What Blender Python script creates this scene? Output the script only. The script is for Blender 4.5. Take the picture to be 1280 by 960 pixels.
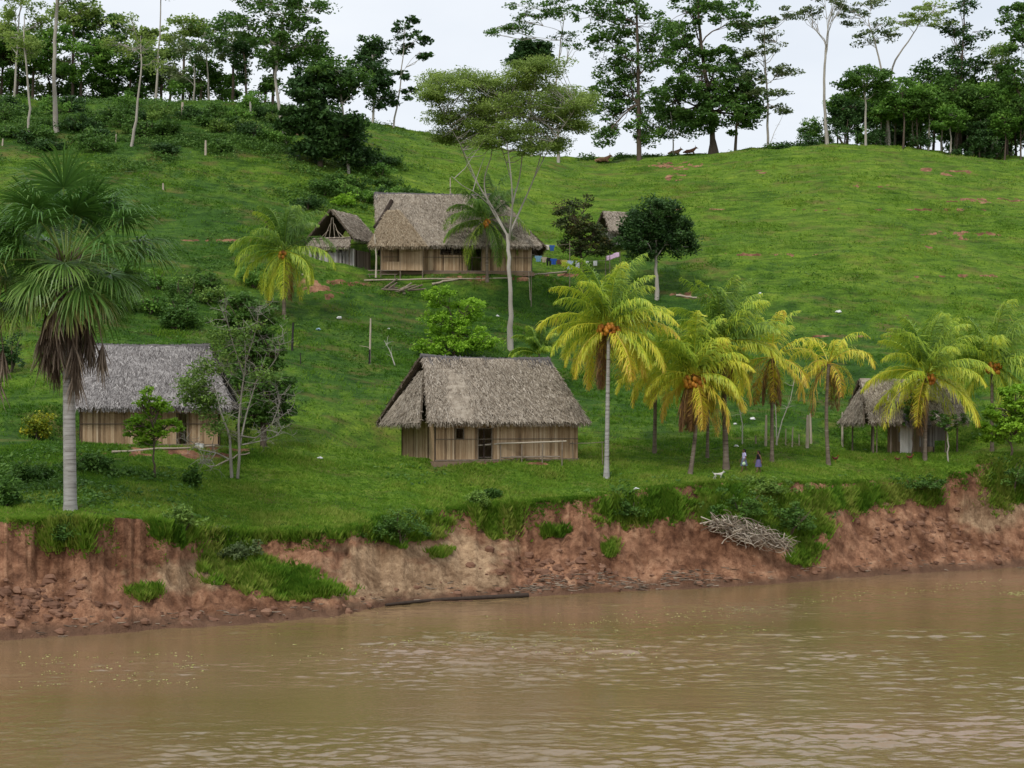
import bpy, math, random
import numpy as np
from math import radians, sin, cos, pi
from mathutils import Vector, Matrix

S = bpy.context.scene
COL = S.collection
for o in list(bpy.data.objects): bpy.data.objects.remove(o)

# ------------------------------------------------------------------ camera, world, sun, exposure
F = 2000.0      # focal length in photo pixels (photo is 1280 wide)
CAMZ = 11.0     # height of the boat deck above the river
YH = 531.0      # row of the horizon
cam_d = bpy.data.cameras.new('camera'); cam = bpy.data.objects.new('camera', cam_d); COL.objects.link(cam)
cam.location = (0, 0, CAMZ); cam.rotation_euler = (radians(90), 0, 0)
cam_d.sensor_width = 36; cam_d.lens = 36*F/1280; cam_d.shift_y = (YH-480)/1280
cam_d.clip_start = 0.5; cam_d.clip_end = 20000
S.camera = cam

SUN_EL, SUN_AZ = radians(50), radians(205)      # azimuth clockwise from +Y (north)
world = bpy.data.worlds.new('World'); S.world = world; world.use_nodes = True
nt = world.node_tree; nt.nodes.clear()
def N(nt, t, **kw):
    n = nt.nodes.new(t)
    for k, v in kw.items(): setattr(n, k, v)
    return n
out = N(nt, 'ShaderNodeOutputWorld'); bg = N(nt, 'ShaderNodeBackground'); bg.inputs['Strength'].default_value = 0.1
sky = N(nt, 'ShaderNodeTexSky', sky_type='NISHITA', sun_disc=False, sun_elevation=SUN_EL, sun_rotation=SUN_AZ)
sky.air_density = 1.2; sky.dust_density = 2.0
tc = N(nt, 'ShaderNodeTexCoord'); mp = N(nt, 'ShaderNodeMapping'); mp.inputs['Scale'].default_value = (1.6, 1.6, 5)
no = N(nt, 'ShaderNodeTexNoise'); no.inputs['Scale'].default_value = 2.2; no.inputs['Detail'].default_value = 5
rp = N(nt, 'ShaderNodeValToRGB')
rp.color_ramp.elements[0].position = .3; rp.color_ramp.elements[0].color = (6.0, 6.4, 7.0, 1)
rp.color_ramp.elements[1].position = .7; rp.color_ramp.elements[1].color = (7.3, 7.5, 7.8, 1)
mx = N(nt, 'ShaderNodeMixRGB'); mx.inputs[0].default_value = .88
L = nt.links.new
L(tc.outputs['Generated'], mp.inputs[0]); L(mp.outputs[0], no.inputs['Vector']); L(no.outputs['Fac'], rp.inputs[0])
L(sky.outputs[0], mx.inputs[1]); L(rp.outputs[0], mx.inputs[2]); L(mx.outputs[0], bg.inputs[0]); L(bg.outputs[0], out.inputs[0])
sun_d = bpy.data.lights.new('sun', 'SUN'); sun = bpy.data.objects.new('sun', sun_d); COL.objects.link(sun)
sun_d.energy = 1.5; sun_d.angle = radians(11); sun_d.color = (1, .96, .9)
sd = Vector((sin(SUN_AZ)*cos(SUN_EL), cos(SUN_AZ)*cos(SUN_EL), sin(SUN_EL)))
sun.rotation_euler = sd.to_track_quat('Z', 'Y').to_euler()
S.view_settings.view_transform = 'Standard'; S.view_settings.look = 'None'
S.view_settings.exposure = 0.45; S.view_settings.gamma = 1; S.view_settings.use_curve_mapping = False
S.render.resolution_x = 1024; S.render.resolution_y = 768
S.render.engine = 'CYCLES'
try:
    S.cycles.max_bounces = 5; S.cycles.diffuse_bounces = 2; S.cycles.glossy_bounces = 2; S.cycles.transmission_bounces = 3
    S.cycles.transparent_max_bounces = 4; S.cycles.caustics_reflective = False; S.cycles.caustics_refractive = False
except Exception: pass

# ------------------------------------------------------------------ object bookkeeping
def tag(o, label=None, cat=None, group=None, kind=None):
    if label: o['label'] = label
    if cat: o['category'] = cat
    if group: o['group'] = group
    if kind: o['kind'] = kind
    return o
def thing(name, label, cat, loc=(0,0,0), rz=0, group=None):
    o = bpy.data.objects.new(name, None); COL.objects.link(o); o.empty_display_size = .3
    o.location = loc; o.rotation_euler = (0, 0, rz)
    return tag(o, label, cat, group)

# ------------------------------------------------------------------ noise
def _h(ix, iy, s):
    n = (ix.astype(np.int64)*374761393 + iy.astype(np.int64)*668265263 + s*974634777) & 0xffffffff
    n = ((n ^ (n >> 13))*1274126177) & 0xffffffff
    return ((n ^ (n >> 16)) & 0xffff)/65535.0
def vn(x, y, s=0):
    x = np.asarray(x, float); y = np.asarray(y, float)
    ix = np.floor(x); iy = np.floor(y); fx = x-ix; fy = y-iy
    fx = fx*fx*(3-2*fx); fy = fy*fy*(3-2*fy)
    a = _h(ix, iy, s); b = _h(ix+1, iy, s); c = _h(ix, iy+1, s); d = _h(ix+1, iy+1, s)
    return (a*(1-fx)+b*fx)*(1-fy)+(c*(1-fx)+d*fx)*fy
def fbm(x, y, s=0, o=4):
    r = 0; a = .5; t = 0
    for k in range(o):
        r = r+a*vn(x*2**k+17.3*k, y*2**k-9.1*k, s+k); t += a; a *= .5
    return r/t-.5         # about -0.5 .. 0.5
def sstep(a, b, x):
    t = np.clip((x-a)/(b-a), 0, 1); return t*t*(3-2*t)

# ------------------------------------------------------------------ terrain function
CC = np.arange(-900, 2200, 4.0)
def curve(pts, sm=6):
    p = np.array(pts, float); v = np.interp(CC, p[:,0], p[:,1])
    k = np.hanning(2*sm+3)[1:-1]; k /= k.sum()
    return np.convolve(np.pad(v, sm, 'edge'), k, 'valid')
WL = curve([(-800,840),(0,801),(100,795),(200,787),(350,777),(430,768),(480,758),(540,752),(640,747),(760,740),(850,737),(900,734),(960,731),(1050,723),(1150,716),(1280,710),(2000,690)], 5)
DW = CAMZ*F/(WL-YH)
OFF = curve([(-800,5.5),(0,5.0),(130,4.6),(215,5.0),(262,8.0),(330,8.5),(400,6.5),(440,5.4),(520,5),(640,6),(760,6.3),(860,7.0),(960,6),(1080,6.5),(1170,5.8),(1225,6.2),(1280,7.5),(2000,7)], 4)
LR = curve([(-800,660),(0,652),(60,650),(160,648),(215,654),(260,663),(330,668),(400,666),(445,660),(520,640),(600,633),(660,627),(720,623),(800,612),(880,604),(1000,603),(1100,604),(1170,600),(1230,598),(1280,606),(2000,606)], 4)
DH = curve([(-800,104),(0,106),(200,110),(400,113),(600,116),(800,126),(1000,129),(1280,132),(2000,135)], 30)
RH = curve([(-800,580),(0,578),(90,562),(200,556),(330,565),(430,575),(600,573),(720,569),(800,564),(1000,560),(1280,562),(2000,560)], 16)
DC = curve([(-800,232),(0,232),(300,236),(560,245),(800,245),(1050,240),(1280,242),(2000,245)], 40)
RC = curve([(-800,120),(0,124),(200,126),(300,128),(360,134),(450,150),(520,162),(600,179),(660,193),(700,198),(760,198),(830,193),(900,188),(960,182),(1040,177),(1100,179),(1180,189),(1280,197),(2000,210)], 10)
DL0 = DW+OFF
ZL = CAMZ-(LR-YH)*DL0/F
ZH = CAMZ-(RH-YH)*DH/F
ZC = CAMZ+(YH-RC)*DC/F
def itp(arr, col): return np.interp(col, CC, arr)
def lipd(col):
    jag = fbm(col/46., col*0+3.3, 11, 5)*4.6 + (vn(col/9., col*0, 5)-.5)*.9+(vn(col/3.5, col*0, 6)-.5)*.35
    return itp(DL0, col)+jag*np.interp(col, [-800,0,430,700,860,1100,1280],[1,.7,.75,.9,.7,.8,.9])
TERR = []   # (x, y, z, rx, ry) flattened terraces
def H(x, y):
    x = np.asarray(x, float); y = np.asarray(y, float)
    col = 640+F*x/y
    dw = itp(DW, col)+fbm(col/30., col*0, 21, 3)*.9; dl = lipd(col); zl = itp(ZL, col); dh = itp(DH, col); zh = itp(ZH, col); dc = itp(DC, col); zc = itp(ZC, col)
    # river bed and beach
    z = -np.clip((dw-y)*.25, 0, 4)
    s = np.clip((y-dw)/(dl-dw), 0, 1)
    # collapsed slope below a steep scarp; how high the slope reaches varies along the bank
    tal = .50+.30*fbm(col/60., col*0+8, 31, 3)*2
    tal = np.clip(tal+np.interp(col,[0,240,300,400,440,480,620,660,760],[.05,.08,.25,.25,.1,.2,.12,-.1,0]), .28, .85)
    k = np.interp(col, [0,230,270,400,440,770,860,1090,1150,2000],[.80,.80,.93,.93,.8,.82,.52,.52,.8,.82])
    low = tal*np.where(s<k, (s/k)**1.15, 1); hi = sstep(k, 1.0, s)**.8
    b = low+(1-tal)*hi
    onb = sstep(0, .06, s)*(1-sstep(.93, 1, s))
    rough = fbm(x/2.4, y/1.6, 45, 3)*1.5+fbm(x/1.3, y/1.3, 41, 5)*1.3+(.5-np.abs(fbm(x/1.8, y/2.6, 47, 4))*4)*.45+fbm(x/.3, y/.3, 43, 3)*.34
    gul = fbm(x/1.3, y/9., 53, 4)*1.5
    smo = 1-.75*np.exp(-((col-545)/110)**4)*sstep(.0,.15,s)
    z = np.where(s > 0, zl*b + onb*smo*(rough*.62+gul*np.sin(s*pi)), z)
    # plateau
    t = np.clip((y-dl)/(dh-dl), 0, 1)
    z = np.where(y > dl, zl+(zh-zl)*(t*.75+.25*t*t), z)
    # hill
    t = np.clip((y-dh)/(dc-dh), 0, 1)
    g = t*1.02+.055*np.sin(t*2*pi)*-1
    g = g - .04*sstep(.85, 1, t)
    hz = zh+(zc-zh)*g
    z = np.where(y > dh, hz, z)
    hz_ = z+fbm(x/7., y/7., 69, 3)*2.2; z = z+.10*np.sin(hz_*2*pi/1.1)*sstep(4, 16, y-dh)*(1-sstep(-6, 0, y-dc))*sstep(-.15,.15,fbm(x/9.,y/6.,68,2))
    e = np.clip(y-dc, 0, None)
    z = np.where(y > dc, zc-(zc-24)*(1-np.exp(-(e/95.)**1.6)), z)
    hm = sstep(2, 10, y-dl)
    z = z + hm*(fbm(x/14., y/14., 61, 3)*1.3*sstep(6, 30, y-dh)+fbm(x/4.5, y/1.7, 63, 5)*1.05*(.35+.65*sstep(0,14,y-dh))) + sstep(0, 2, y-dl)*fbm(x/.8, y/.5, 67, 3)*.13
    for (tx, ty, tz, rx, ry) in TERR:
        q = np.sqrt(((x-tx)/rx)**2+((y-ty)/ry)**2); m = 1-sstep(.75, 1.35, q)
        z = z*(1-m)+tz*m
    return z
def proj(x, y, z): return 640+F*x/y, YH-F*(z-CAMZ)/y
def hit(col, row, lo=None):
    lo = lo or float(lipd(np.array([col]))[0])+.1
    ys = np.arange(lo, 262, .1); u = (col-640)/F
    zt = H(u*ys, ys); zr = CAMZ+(YH-row)*ys/F
    i = np.where(zt >= zr)[0]
    if len(i) == 0:                       # nothing hit: stand on the crest
        i = [int(np.argmax((zt-CAMZ)/ys))]
    y = ys[i[0]]
    return Vector((u*y, y, float(H(np.array([u*y]), np.array([y]))[0])))
def at(col, y):                            # ground point at a given distance
    u = (col-640)/F
    return Vector((u*y, y, float(H(np.array([u*y]), np.array([y]))[0])))

# ------------------------------------------------------------------ geometry builder
class Geo:
    def __init__(s): s.v = []; s.n = 0; s.f = []; s.a = []
    def add(s, verts, faces, v=.5):
        verts = np.asarray(verts, float).reshape(-1, 3); faces = np.asarray(faces, int)
        if len(faces) == 0: return
        s.v.append(verts); s.f.append(faces+s.n); s.n += len(verts)
        s.a.append(np.broadcast_to(np.asarray(v, float), (len(faces),)))
    def box(s, c, size, v=.5, R=None):
        c = np.array(c); h = np.array(size)/2
        p = np.array([(i, j, k) for i in (-1,1) for j in (-1,1) for k in (-1,1)])*h
        if R is not None: p = p@np.array(R).T
        s.add(p+c, [(0,1,3,2),(4,6,7,5),(0,4,5,1),(2,3,7,6),(0,2,6,4),(1,5,7,3)], v)
    def tube(s, P, R, n=6, v=.5, cap=True):
        P = np.array([tuple(p) for p in P], float); m = len(P); R = np.broadcast_to(np.asarray(R, float), (m,))
        T = np.gradient(P, axis=0); T /= np.linalg.norm(T, axis=1)[:,None]+1e-9
        ref = np.array((0,0,1.)) if abs(T[m//2][2]) < .9 else np.array((1.,0,0))
        A = np.cross(T, ref); A /= np.linalg.norm(A, axis=1)[:,None]+1e-9; B = np.cross(T, A)
        th = np.arange(n)*2*pi/n
        V = P[:,None]+R[:,None,None]*(np.cos(th)[None,:,None]*A[:,None]+np.sin(th)[None,:,None]*B[:,None])
        i = np.arange(m-1)[:,None]*n; j = np.arange(n)[None]; j2 = (j+1) % n
        s.add(V.reshape(-1,3), np.stack([i+j, i+j2, i+n+j2, i+n+j], -1).reshape(-1,4), v)
        if cap and n == 4: s.add(V[-1], [(0,1,2,3)], v)
        elif cap:
            c = len(V.reshape(-1,3))
            for ring, flip in ((V[0], 0), (V[-1], 1)):
                vv = np.vstack([ring, ring.mean(0)]); ff = [(k, (k+1) % n, n) for k in range(n)]
                s.add(vv, ff, v)
    def quads(s, V, v=.5):                  # V: (n,4,3)
        V = np.asarray(V); n = len(V); s.add(V.reshape(-1,3), np.arange(4*n).reshape(n,4), v)
    def tris(s, V, v=.5):
        V = np.asarray(V); n = len(V); s.add(V.reshape(-1,3), np.arange(3*n).reshape(n,3), v)
    def build(s, name, mat, parent=None, smooth=False, offset=None):
        me = bpy.data.meshes.new(name)
        V = np.concatenate(s.v) if s.v else np.zeros((0,3))
        if offset is not None: V = V-np.array(tuple(offset))
        lt = np.concatenate([np.full(len(f), f.shape[1]) for f in s.f]); li = np.concatenate([f.ravel() for f in s.f])
        ls = np.concatenate([[0], np.cumsum(lt)[:-1]])
        me.vertices.add(len(V)); me.vertices.foreach_set('co', V.astype(np.float32).ravel())
        me.loops.add(len(li)); me.loops.foreach_set('vertex_index', li.astype(np.int32))
        me.polygons.add(len(lt)); me.polygons.foreach_set('loop_start', ls.astype(np.int32))
        try: me.polygons.foreach_set('loop_total', lt.astype(np.int32))
        except Exception: pass
        me.polygons.foreach_set('use_smooth', np.full(len(lt), smooth))
        at_ = me.attributes.new('v', 'FLOAT', 'FACE'); at_.data.foreach_set('value', np.concatenate(s.a).astype(np.float32))
        me.update(calc_edges=True)
        me.materials.append(mat)
        o = bpy.data.objects.new(name, me); COL.objects.link(o)
        if parent: o.parent = parent
        return o

# ------------------------------------------------------------------ materials
def newmat(name):
    m = bpy.data.materials.new(name); m.use_nodes = True; nt = m.node_tree; nt.nodes.clear()
    o = N(nt, 'ShaderNodeOutputMaterial'); return m, nt, o, nt.links.new
def ramp(nt, stops):
    r = N(nt, 'ShaderNodeValToRGB'); e = r.color_ramp.elements
    while len(e) < len(stops): e.new(.5)
    for i, (p, c) in enumerate(stops): e[i].position = p; e[i].color = (*c, 1)
    return r
def noise(nt, L, scale, detail=4, vec=None, rough=.55, mscale=None, coord='Object'):
    n = N(nt, 'ShaderNodeTexNoise'); n.inputs['Scale'].default_value = scale; n.inputs['Detail'].default_value = detail; n.inputs['Roughness'].default_value = rough
    t = N(nt, 'ShaderNodeTexCoord'); src = t.outputs[coord]
    if mscale:
        m = N(nt, 'ShaderNodeMapping'); m.inputs['Scale'].default_value = mscale; L(src, m.inputs[0]); src = m.outputs[0]
    L(src, n.inputs['Vector']); return n.outputs['Fac']
def leafmat(name, stops, trans=.3, rough=.55, spec=.25, gain=1.4):
    stops = [(p, tuple(min(x*gain,.85) for x in c)) for p, c in stops]
    m, nt, o, L = newmat(name)
    a = N(nt, 'ShaderNodeAttribute', attribute_name='v'); r = ramp(nt, stops); L(a.outputs['Fac'], r.inputs[0])
    p = N(nt, 'ShaderNodeBsdfPrincipled'); p.inputs['Roughness'].default_value = rough; p.inputs['Specular IOR Level'].default_value = spec
    t = N(nt, 'ShaderNodeBsdfTranslucent'); x = N(nt, 'ShaderNodeMixShader'); x.inputs[0].default_value = trans
    L(r.outputs[0], p.inputs['Base Color']); L(r.outputs[0], t.inputs['Color']); L(p.outputs[0], x.inputs[1]); L(t.outputs[0], x.inputs[2]); L(x.outputs[0], o.inputs[0])
    return m
def solid(name, stops, nscale=3, mscale=(1,1,1), rough=.85, bump=.3, bscale=20, spec=.2, vamt=.5, bdist=.03):
    """colour from per-face value v mixed with noise"""
    m, nt, o, L = newmat(name)
    a = N(nt, 'ShaderNodeAttribute', attribute_name='v'); n = noise(nt, L, nscale, 5, mscale=mscale)
    mth = N(nt, 'ShaderNodeMixRGB'); mth.inputs[0].default_value = vamt
    L(n, mth.inputs[1]); L(a.outputs['Fac'], mth.inputs[2])
    r = ramp(nt, stops); L(mth.outputs[0], r.inputs[0])
    p = N(nt, 'ShaderNodeBsdfPrincipled'); p.inputs['Roughness'].default_value = rough; p.inputs['Specular IOR Level'].default_value = spec
    L(r.outputs[0], p.inputs['Base Color'])
    b = N(nt, 'ShaderNodeBump'); b.inputs['Strength'].default_value = bump; b.inputs['Distance'].default_value = bdist
    L(noise(nt, L, bscale, 3, mscale=mscale), b.inputs['Height']); L(b.outputs[0], p.inputs['Normal']); L(p.outputs[0], o.inputs[0])
    return m
M = {}
M['leaf_dark'] = leafmat('foliage dark green', [(0,(.016,.040,.012)),(.5,(.036,.082,.020)),(1,(.070,.135,.030))], .25)
M['leaf_mid'] = leafmat('foliage mid green', [(0,(.028,.068,.014)),(.5,(.062,.132,.022)),(1,(.115,.20,.035))])
M['leaf_wood'] = leafmat('woodland leaf green', gain=1.8, stops=[(0,(.035,.085,.016)),(.5,(.080,.165,.024)),(1,(.14,.24,.038))], trans=.35)
M['leaf_light'] = leafmat('foliage light green', [(0,(.055,.11,.022)),(.5,(.12,.20,.035)),(1,(.20,.29,.06))])
M['leaf_feather'] = leafmat('foliage feathery olive green', gain=1.9, stops=[(0,(.075,.115,.028)),(.5,(.135,.19,.042)),(1,(.22,.28,.07))], trans=.45)
M['leaf_lime'] = leafmat('foliage lime green', [(0,(.09,.19,.015)),(.5,(.18,.33,.025)),(1,(.28,.44,.04))], .4)
M['leaf_olive'] = leafmat('foliage olive grey green', [(0,(.055,.085,.035)),(.5,(.10,.14,.05)),(1,(.17,.20,.08))])
M['leaf_rust'] = leafmat('foliage olive and rust', [(0,(.02,.035,.012)),(.55,(.05,.07,.02)),(.8,(.10,.08,.02)),(1,(.22,.10,.03))])
M['leaf_yellow'] = leafmat('foliage yellow blossom', [(0,(.06,.12,.015)),(.4,(.18,.22,.02)),(1,(.50,.42,.02))])
M['frond'] = leafmat('palm frond', gain=1.22, stops=[(0,(.04,.10,.018)),(.25,(.12,.22,.035)),(.45,(.32,.44,.045)),(.65,(.60,.59,.055)),(.82,(.60,.40,.075)),(1,(.20,.11,.05))], trans=.4, rough=.45, spec=.35)
M['fan'] = leafmat('fan palm leaf', gain=1.75, stops=[(0,(.018,.055,.009)),(.4,(.050,.115,.018)),(.7,(.115,.18,.040)),(.85,(.24,.24,.08)),(1,(.17,.11,.06))], trans=.3, rough=.4, spec=.4)
M['straw'] = leafmat('dead palm leaf', [(0,(.05,.035,.024)),(.5,(.13,.10,.075)),(1,(.27,.22,.165))], .15, .8, .1)
M['bark_pale'] = solid('pale bark', [(.2,(.16,.14,.11)),(.5,(.36,.33,.28)),(.8,(.55,.52,.47))], 1.2, (1,1,.5))
M['bark_grey'] = solid('lichen grey bark', [(.2,(.07,.065,.05)),(.5,(.20,.185,.15)),(.8,(.36,.34,.30))], 1.2, (1,1,.5))
M['bark_brown'] = solid('brown bark', [(.2,(.05,.035,.025)),(.6,(.13,.10,.075)),(.9,(.25,.21,.16))], 1.5, (1,1,.5))
M['palm_trunk'] = solid('palm trunk bark', [(.3,(.07,.05,.035)),(.55,(.22,.18,.135)),(.75,(.46,.43,.38))], 1.0, (1,1,3))
M['palm_trunk_pale'] = solid('pale ringed palm trunk', [(.30,(.11,.10,.085)),(.47,(.28,.27,.25)),(.62,(.42,.41,.39)),(.75,(.55,.54,.52))], 1.0, (1,1,5), bump=.6, bscale=3)
M['nut'] = solid('orange coconut husk', [(.2,(.14,.045,.015)),(.55,(.50,.20,.03)),(.9,(.64,.38,.05))], 3, rough=.5)
M['thatch'] = solid('grey palm thatch', [(.15,(.09,.07,.05)),(.38,(.23,.19,.145)),(.6,(.40,.345,.275)),(.9,(.56,.50,.42))], 5, (1,1,1), .95, .8, 9, .05, .72, .08)
M['thatch_grey'] = solid('silvery grey thatch', [(.15,(.085,.075,.07)),(.38,(.20,.185,.18)),(.6,(.34,.32,.31)),(.9,(.52,.49,.47))], 5, (1,1,1), .95, .8, 9, .05, .72, .08)
M['thatch_tan'] = solid('newer tan palm thatch', [(.15,(.10,.07,.04)),(.4,(.24,.18,.115)),(.6,(.36,.29,.20)),(.9,(.50,.42,.30))], 5, (1,1,1), .95, .8, 9, .05, .72, .08)
M['thatch_dark'] = solid('weathered ridge thatch', [(.2,(.06,.055,.055)),(.6,(.16,.15,.15)),(.9,(.30,.29,.29))], 5, (1,1,1), .95, .6, 9, .05, .6)
M['board'] = solid('weathered palm boards', [(.15,(.10,.065,.04)),(.42,(.32,.215,.125)),(.65,(.47,.34,.215)),(.95,(.58,.47,.34))], 2.5, (3,3,.5), .9, .3, 15, .1, .6)
M['board_grey'] = solid('grey weathered boards', [(.15,(.07,.06,.055)),(.5,(.25,.23,.21)),(.95,(.52,.50,.47))], 2.5, (3,3,.5), .9, .3, 15, .1, .7)
M['board_white'] = solid('whitewashed boards', [(.15,(.30,.29,.26)),(.6,(.52,.50,.46)),(.95,(.66,.64,.60))], 2.5, (3,3,.5), .9, .3, 15, .1, .4)
M['wood'] = solid('weathered wood', [(.15,(.08,.06,.045)),(.5,(.20,.16,.12)),(.95,(.42,.36,.29))], 3, (1,1,1), .9, .3, 15)
M['wood_dark'] = solid('dark damp wood and slot shade', [(.2,(.025,.018,.014)),(.8,(.085,.06,.045))], 3)
M['wood_pale'] = solid('pale driftwood', [(.2,(.15,.115,.085)),(.5,(.33,.27,.20)),(.9,(.58,.52,.43))], 3, vamt=.7)
M['earth_pale'] = solid('trodden pale earth', [(.2,(.13,.085,.055)),(.6,(.24,.17,.115)),(.9,(.34,.26,.19))], 2, bump=.5)
M['clod'] = solid('red clay clods', [(.2,(.09,.046,.029)),(.5,(.19,.100,.063)),(.9,(.31,.185,.12))], 2, bump=.6, bscale=8)
M['charcoal'] = solid('charred wood', [(.2,(.01,.01,.01)),(.9,(.05,.045,.04))], 3)
def paint(name, c, rough=.8):
    c = np.array(c); return solid(name, [(.2, tuple(c*.8)), (.8, tuple(np.minimum(c*1.1, .9)))], 6, rough=rough, bump=.1)

# terrain material
def terrain_mat():
    m, nt, o, L = newmat('grass and red clay')
    geo = 'Object'
    g = N(nt, 'ShaderNodeAttribute', attribute_name='grass'); pl = N(nt, 'ShaderNodeAttribute', attribute_name='pale'); lu = N(nt, 'ShaderNodeAttribute', attribute_name='lush'); wt = N(nt, 'ShaderNodeAttribute', attribute_name='wet')
    def gn(k, st): return [(p, tuple(min(x*kk,.8) for x, kk in zip(c, k))) for p, c in st]
    def mix(f, a, b, t='MIX'):
        x = N(nt, 'ShaderNodeMixRGB', blend_type=t)
        for i, s in enumerate((f, a, b)):
            if isinstance(s, (int, float)): x.inputs[i].default_value = s
            elif isinstance(s, tuple): x.inputs[i].default_value = (*s, 1)
            else: L(s, x.inputs[i])
        return x.outputs[0]
    # grass
    n1 = noise(nt, L, .11, 5, rough=.6); n2 = noise(nt, L, 1.1, 6, rough=.7, mscale=(.55,1.3,1.3)); n3 = noise(nt, L, 5.0, 4, rough=.7)
    r1 = ramp(nt, gn((1.30,1.30,1.25),[(.32,(.040,.088,.010)),(.5,(.080,.142,.014)),(.68,(.135,.190,.026))])); L(mix(.5, n1, n2), r1.inputs[0])
    r2 = ramp(nt, gn((1.6,1.30,1.2),[(.3,(.014,.046,.009)),(.5,(.027,.078,.012)),(.7,(.055,.120,.018))])); L(mix(.6, n1, n2), r2.inputs[0])
    gr = mix(lu.outputs['Fac'], r1.outputs[0], r2.outputs[0])
    r3 = ramp(nt, [(.32,(.35,.40,.38)),(.5,(1,1,1)),(.7,(1.35,1.3,1.1))]); L(n3, r3.inputs[0])
    gr = mix(.75, gr, r3.outputs[0], 'MULTIPLY')
    r8 = ramp(nt, [(.36,(.34,.44,.42)),(.50,(.95,.98,1)),(.66,(1.45,1.30,1.15))]); L(noise(nt, L, .8, 7, rough=.72, mscale=(.30,1.0,1.6)), r8.inputs[0]); gr = mix(.8, gr, r8.outputs[0], 'MULTIPLY')
    rdry = ramp(nt, [(.53,(0,0,0)),(.70,(.7,.7,.7))]); L(noise(nt, L, .40, 6, mscale=(.5,1,1), rough=.65), rdry.inputs[0])
    gr = mix(rdry.outputs[0], gr, (.15,.115,.040))
    # clay
    n4 = noise(nt, L, .9, 7, rough=.65); r4 = ramp(nt, gn((1.62,1.62,1.56),[(.28,(.065,.032,.020)),(.44,(.140,.070,.042)),(.56,(.215,.115,.070)),(.74,(.32,.195,.125))])); L(n4, r4.inputs[0])
    n5 = noise(nt, L, 2.2, 6, rough=.7); r5 = ramp(nt, gn((1.45,1.38,1.28),[(.3,(.17,.115,.072)),(.7,(.36,.265,.175))])); L(n5, r5.inputs[0])
    cl = mix(pl.outputs['Fac'], r4.outputs[0], r5.outputs[0])
    r6 = ramp(nt, [(.34,(.45,.40,.37)),(.52,(1,1,1))]); L(noise(nt, L, 2.6, 7, rough=.75), r6.inputs[0])
    cl = mix(.8, cl, r6.outputs[0], 'MULTIPLY')
    r9 = ramp(nt, [(.38,(.55,.50,.47)),(.55,(1,1,1)),(.7,(1.15,1.12,1.1))]); L(noise(nt, L, .33, 6, rough=.65), r9.inputs[0]); cl = mix(1.0, cl, r9.outputs[0], 'MULTIPLY')
    cl = mix(wt.outputs['Fac'], cl, (.115,.066,.042))
    # grass edge broken by noise
    ad = N(nt, 'ShaderNodeMath', operation='ADD'); L(g.outputs['Fac'], ad.inputs[0]); L(noise(nt, L, 2.5, 4), ad.inputs[1])
    rg = ramp(nt, [(.92,(0,0,0)),(1.0,(1,1,1))]); sb = N(nt, 'ShaderNodeMath', operation='SUBTRACT'); L(ad.outputs[0], sb.inputs[0]); sb.inputs[1].default_value = .0
    mr = N(nt, 'ShaderNodeMapRange'); mr.inputs['From Min'].default_value = .92; mr.inputs['From Max'].default_value = 1.08; L(ad.outputs[0], mr.inputs['Value'])
    c = mix(mr.outputs[0], cl, gr)
    p = N(nt, 'ShaderNodeBsdfPrincipled'); p.inputs['Roughness'].default_value = .9; p.inputs['Specular IOR Level'].default_value = .12
    L(c, p.inputs['Base Color'])
    b = N(nt, 'ShaderNodeBump'); b.inputs['Strength'].default_value = 1; b.inputs['Distance'].default_value = .22
    L(mix(.5, noise(nt, L, 3.0, 7, rough=.75), noise(nt, L, 9, 3)), b.inputs['Height']); L(b.outputs[0], p.inputs['Normal']); L(p.outputs[0], o.inputs[0])
    return m
def water_mat():
    m, nt, o, L = newmat('muddy river water')
    p = N(nt, 'ShaderNodeBsdfPrincipled'); p.inputs['Roughness'].default_value = .06; p.inputs['IOR'].default_value = 1.33
    n0 = noise(nt, L, .05, 4, mscale=(.35,1,1)); r = ramp(nt, [(.35,(.175,.128,.046)),(.65,(.245,.155,.088))]); L(n0, r.inputs[0]); L(r.outputs[0], p.inputs['Base Color'])
    p.inputs['IOR'].default_value = 1.5; p.inputs['Roughness'].default_value = .03
    def math_(op, a, b):
        x = N(nt, 'ShaderNodeMath', operation=op)
        for i, s_ in enumerate((a, b)):
            if isinstance(s_, (int, float)): x.inputs[i].default_value = s_
            else: L(s_, x.inputs[i])
        return x.outputs[0]
    b = N(nt, 'ShaderNodeBump'); b.inputs['Strength'].default_value = .6; b.inputs['Distance'].default_value = .03
    L(noise(nt, L, 5.0, 3, mscale=(.6,1.1,1)), b.inputs['Height']); L(b.outputs[0], p.inputs['Normal']); L(p.outputs[0], o.inputs[0])
    return m

# ------------------------------------------------------------------ structure: terrain and river
HOUSE = dict(upper=(560, 168, 26.9))
TERR.append((((575-640)/F)*170, 170.5, 26.75, 12.5, 5.2))       # terrace of the upper house
TERR.append((((405-640)/F)*170, 171.0, 26.9, 5.0, 4.2))
TERR.append((((600-640)/F)*121, 121.5, 8.35, 9.5, 6.0))         # main house
TERR.append((((190-640)/F)*114, 115.5, 9.45, 9.0, 5.5))         # left house
TERR.append((((1170-640)/F)*131, 132.5, 8.65, 9.5, 5.0))        # right hut
PATCH_G = [(325,722,52,14),(375,738,45,11),(290,700,38,16),(182,741,17,8),(85,668,26,22),(616,652,12,22),(642,645,9,20),(602,640,10,18),(785,640,34,18),(830,632,30,16),(905,632,42,20),(960,640,60,24),(1040,625,60,13),(1100,618,50,10),(1160,622,14,10),(550,690,12,6),(690,665,16,6),(762,685,9,9),(1000,655,30,22),(1262,600,34,28),(225,660,30,14),(500,655,50,20),(330,668,70,10),(1005,690,18,14)]
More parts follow.
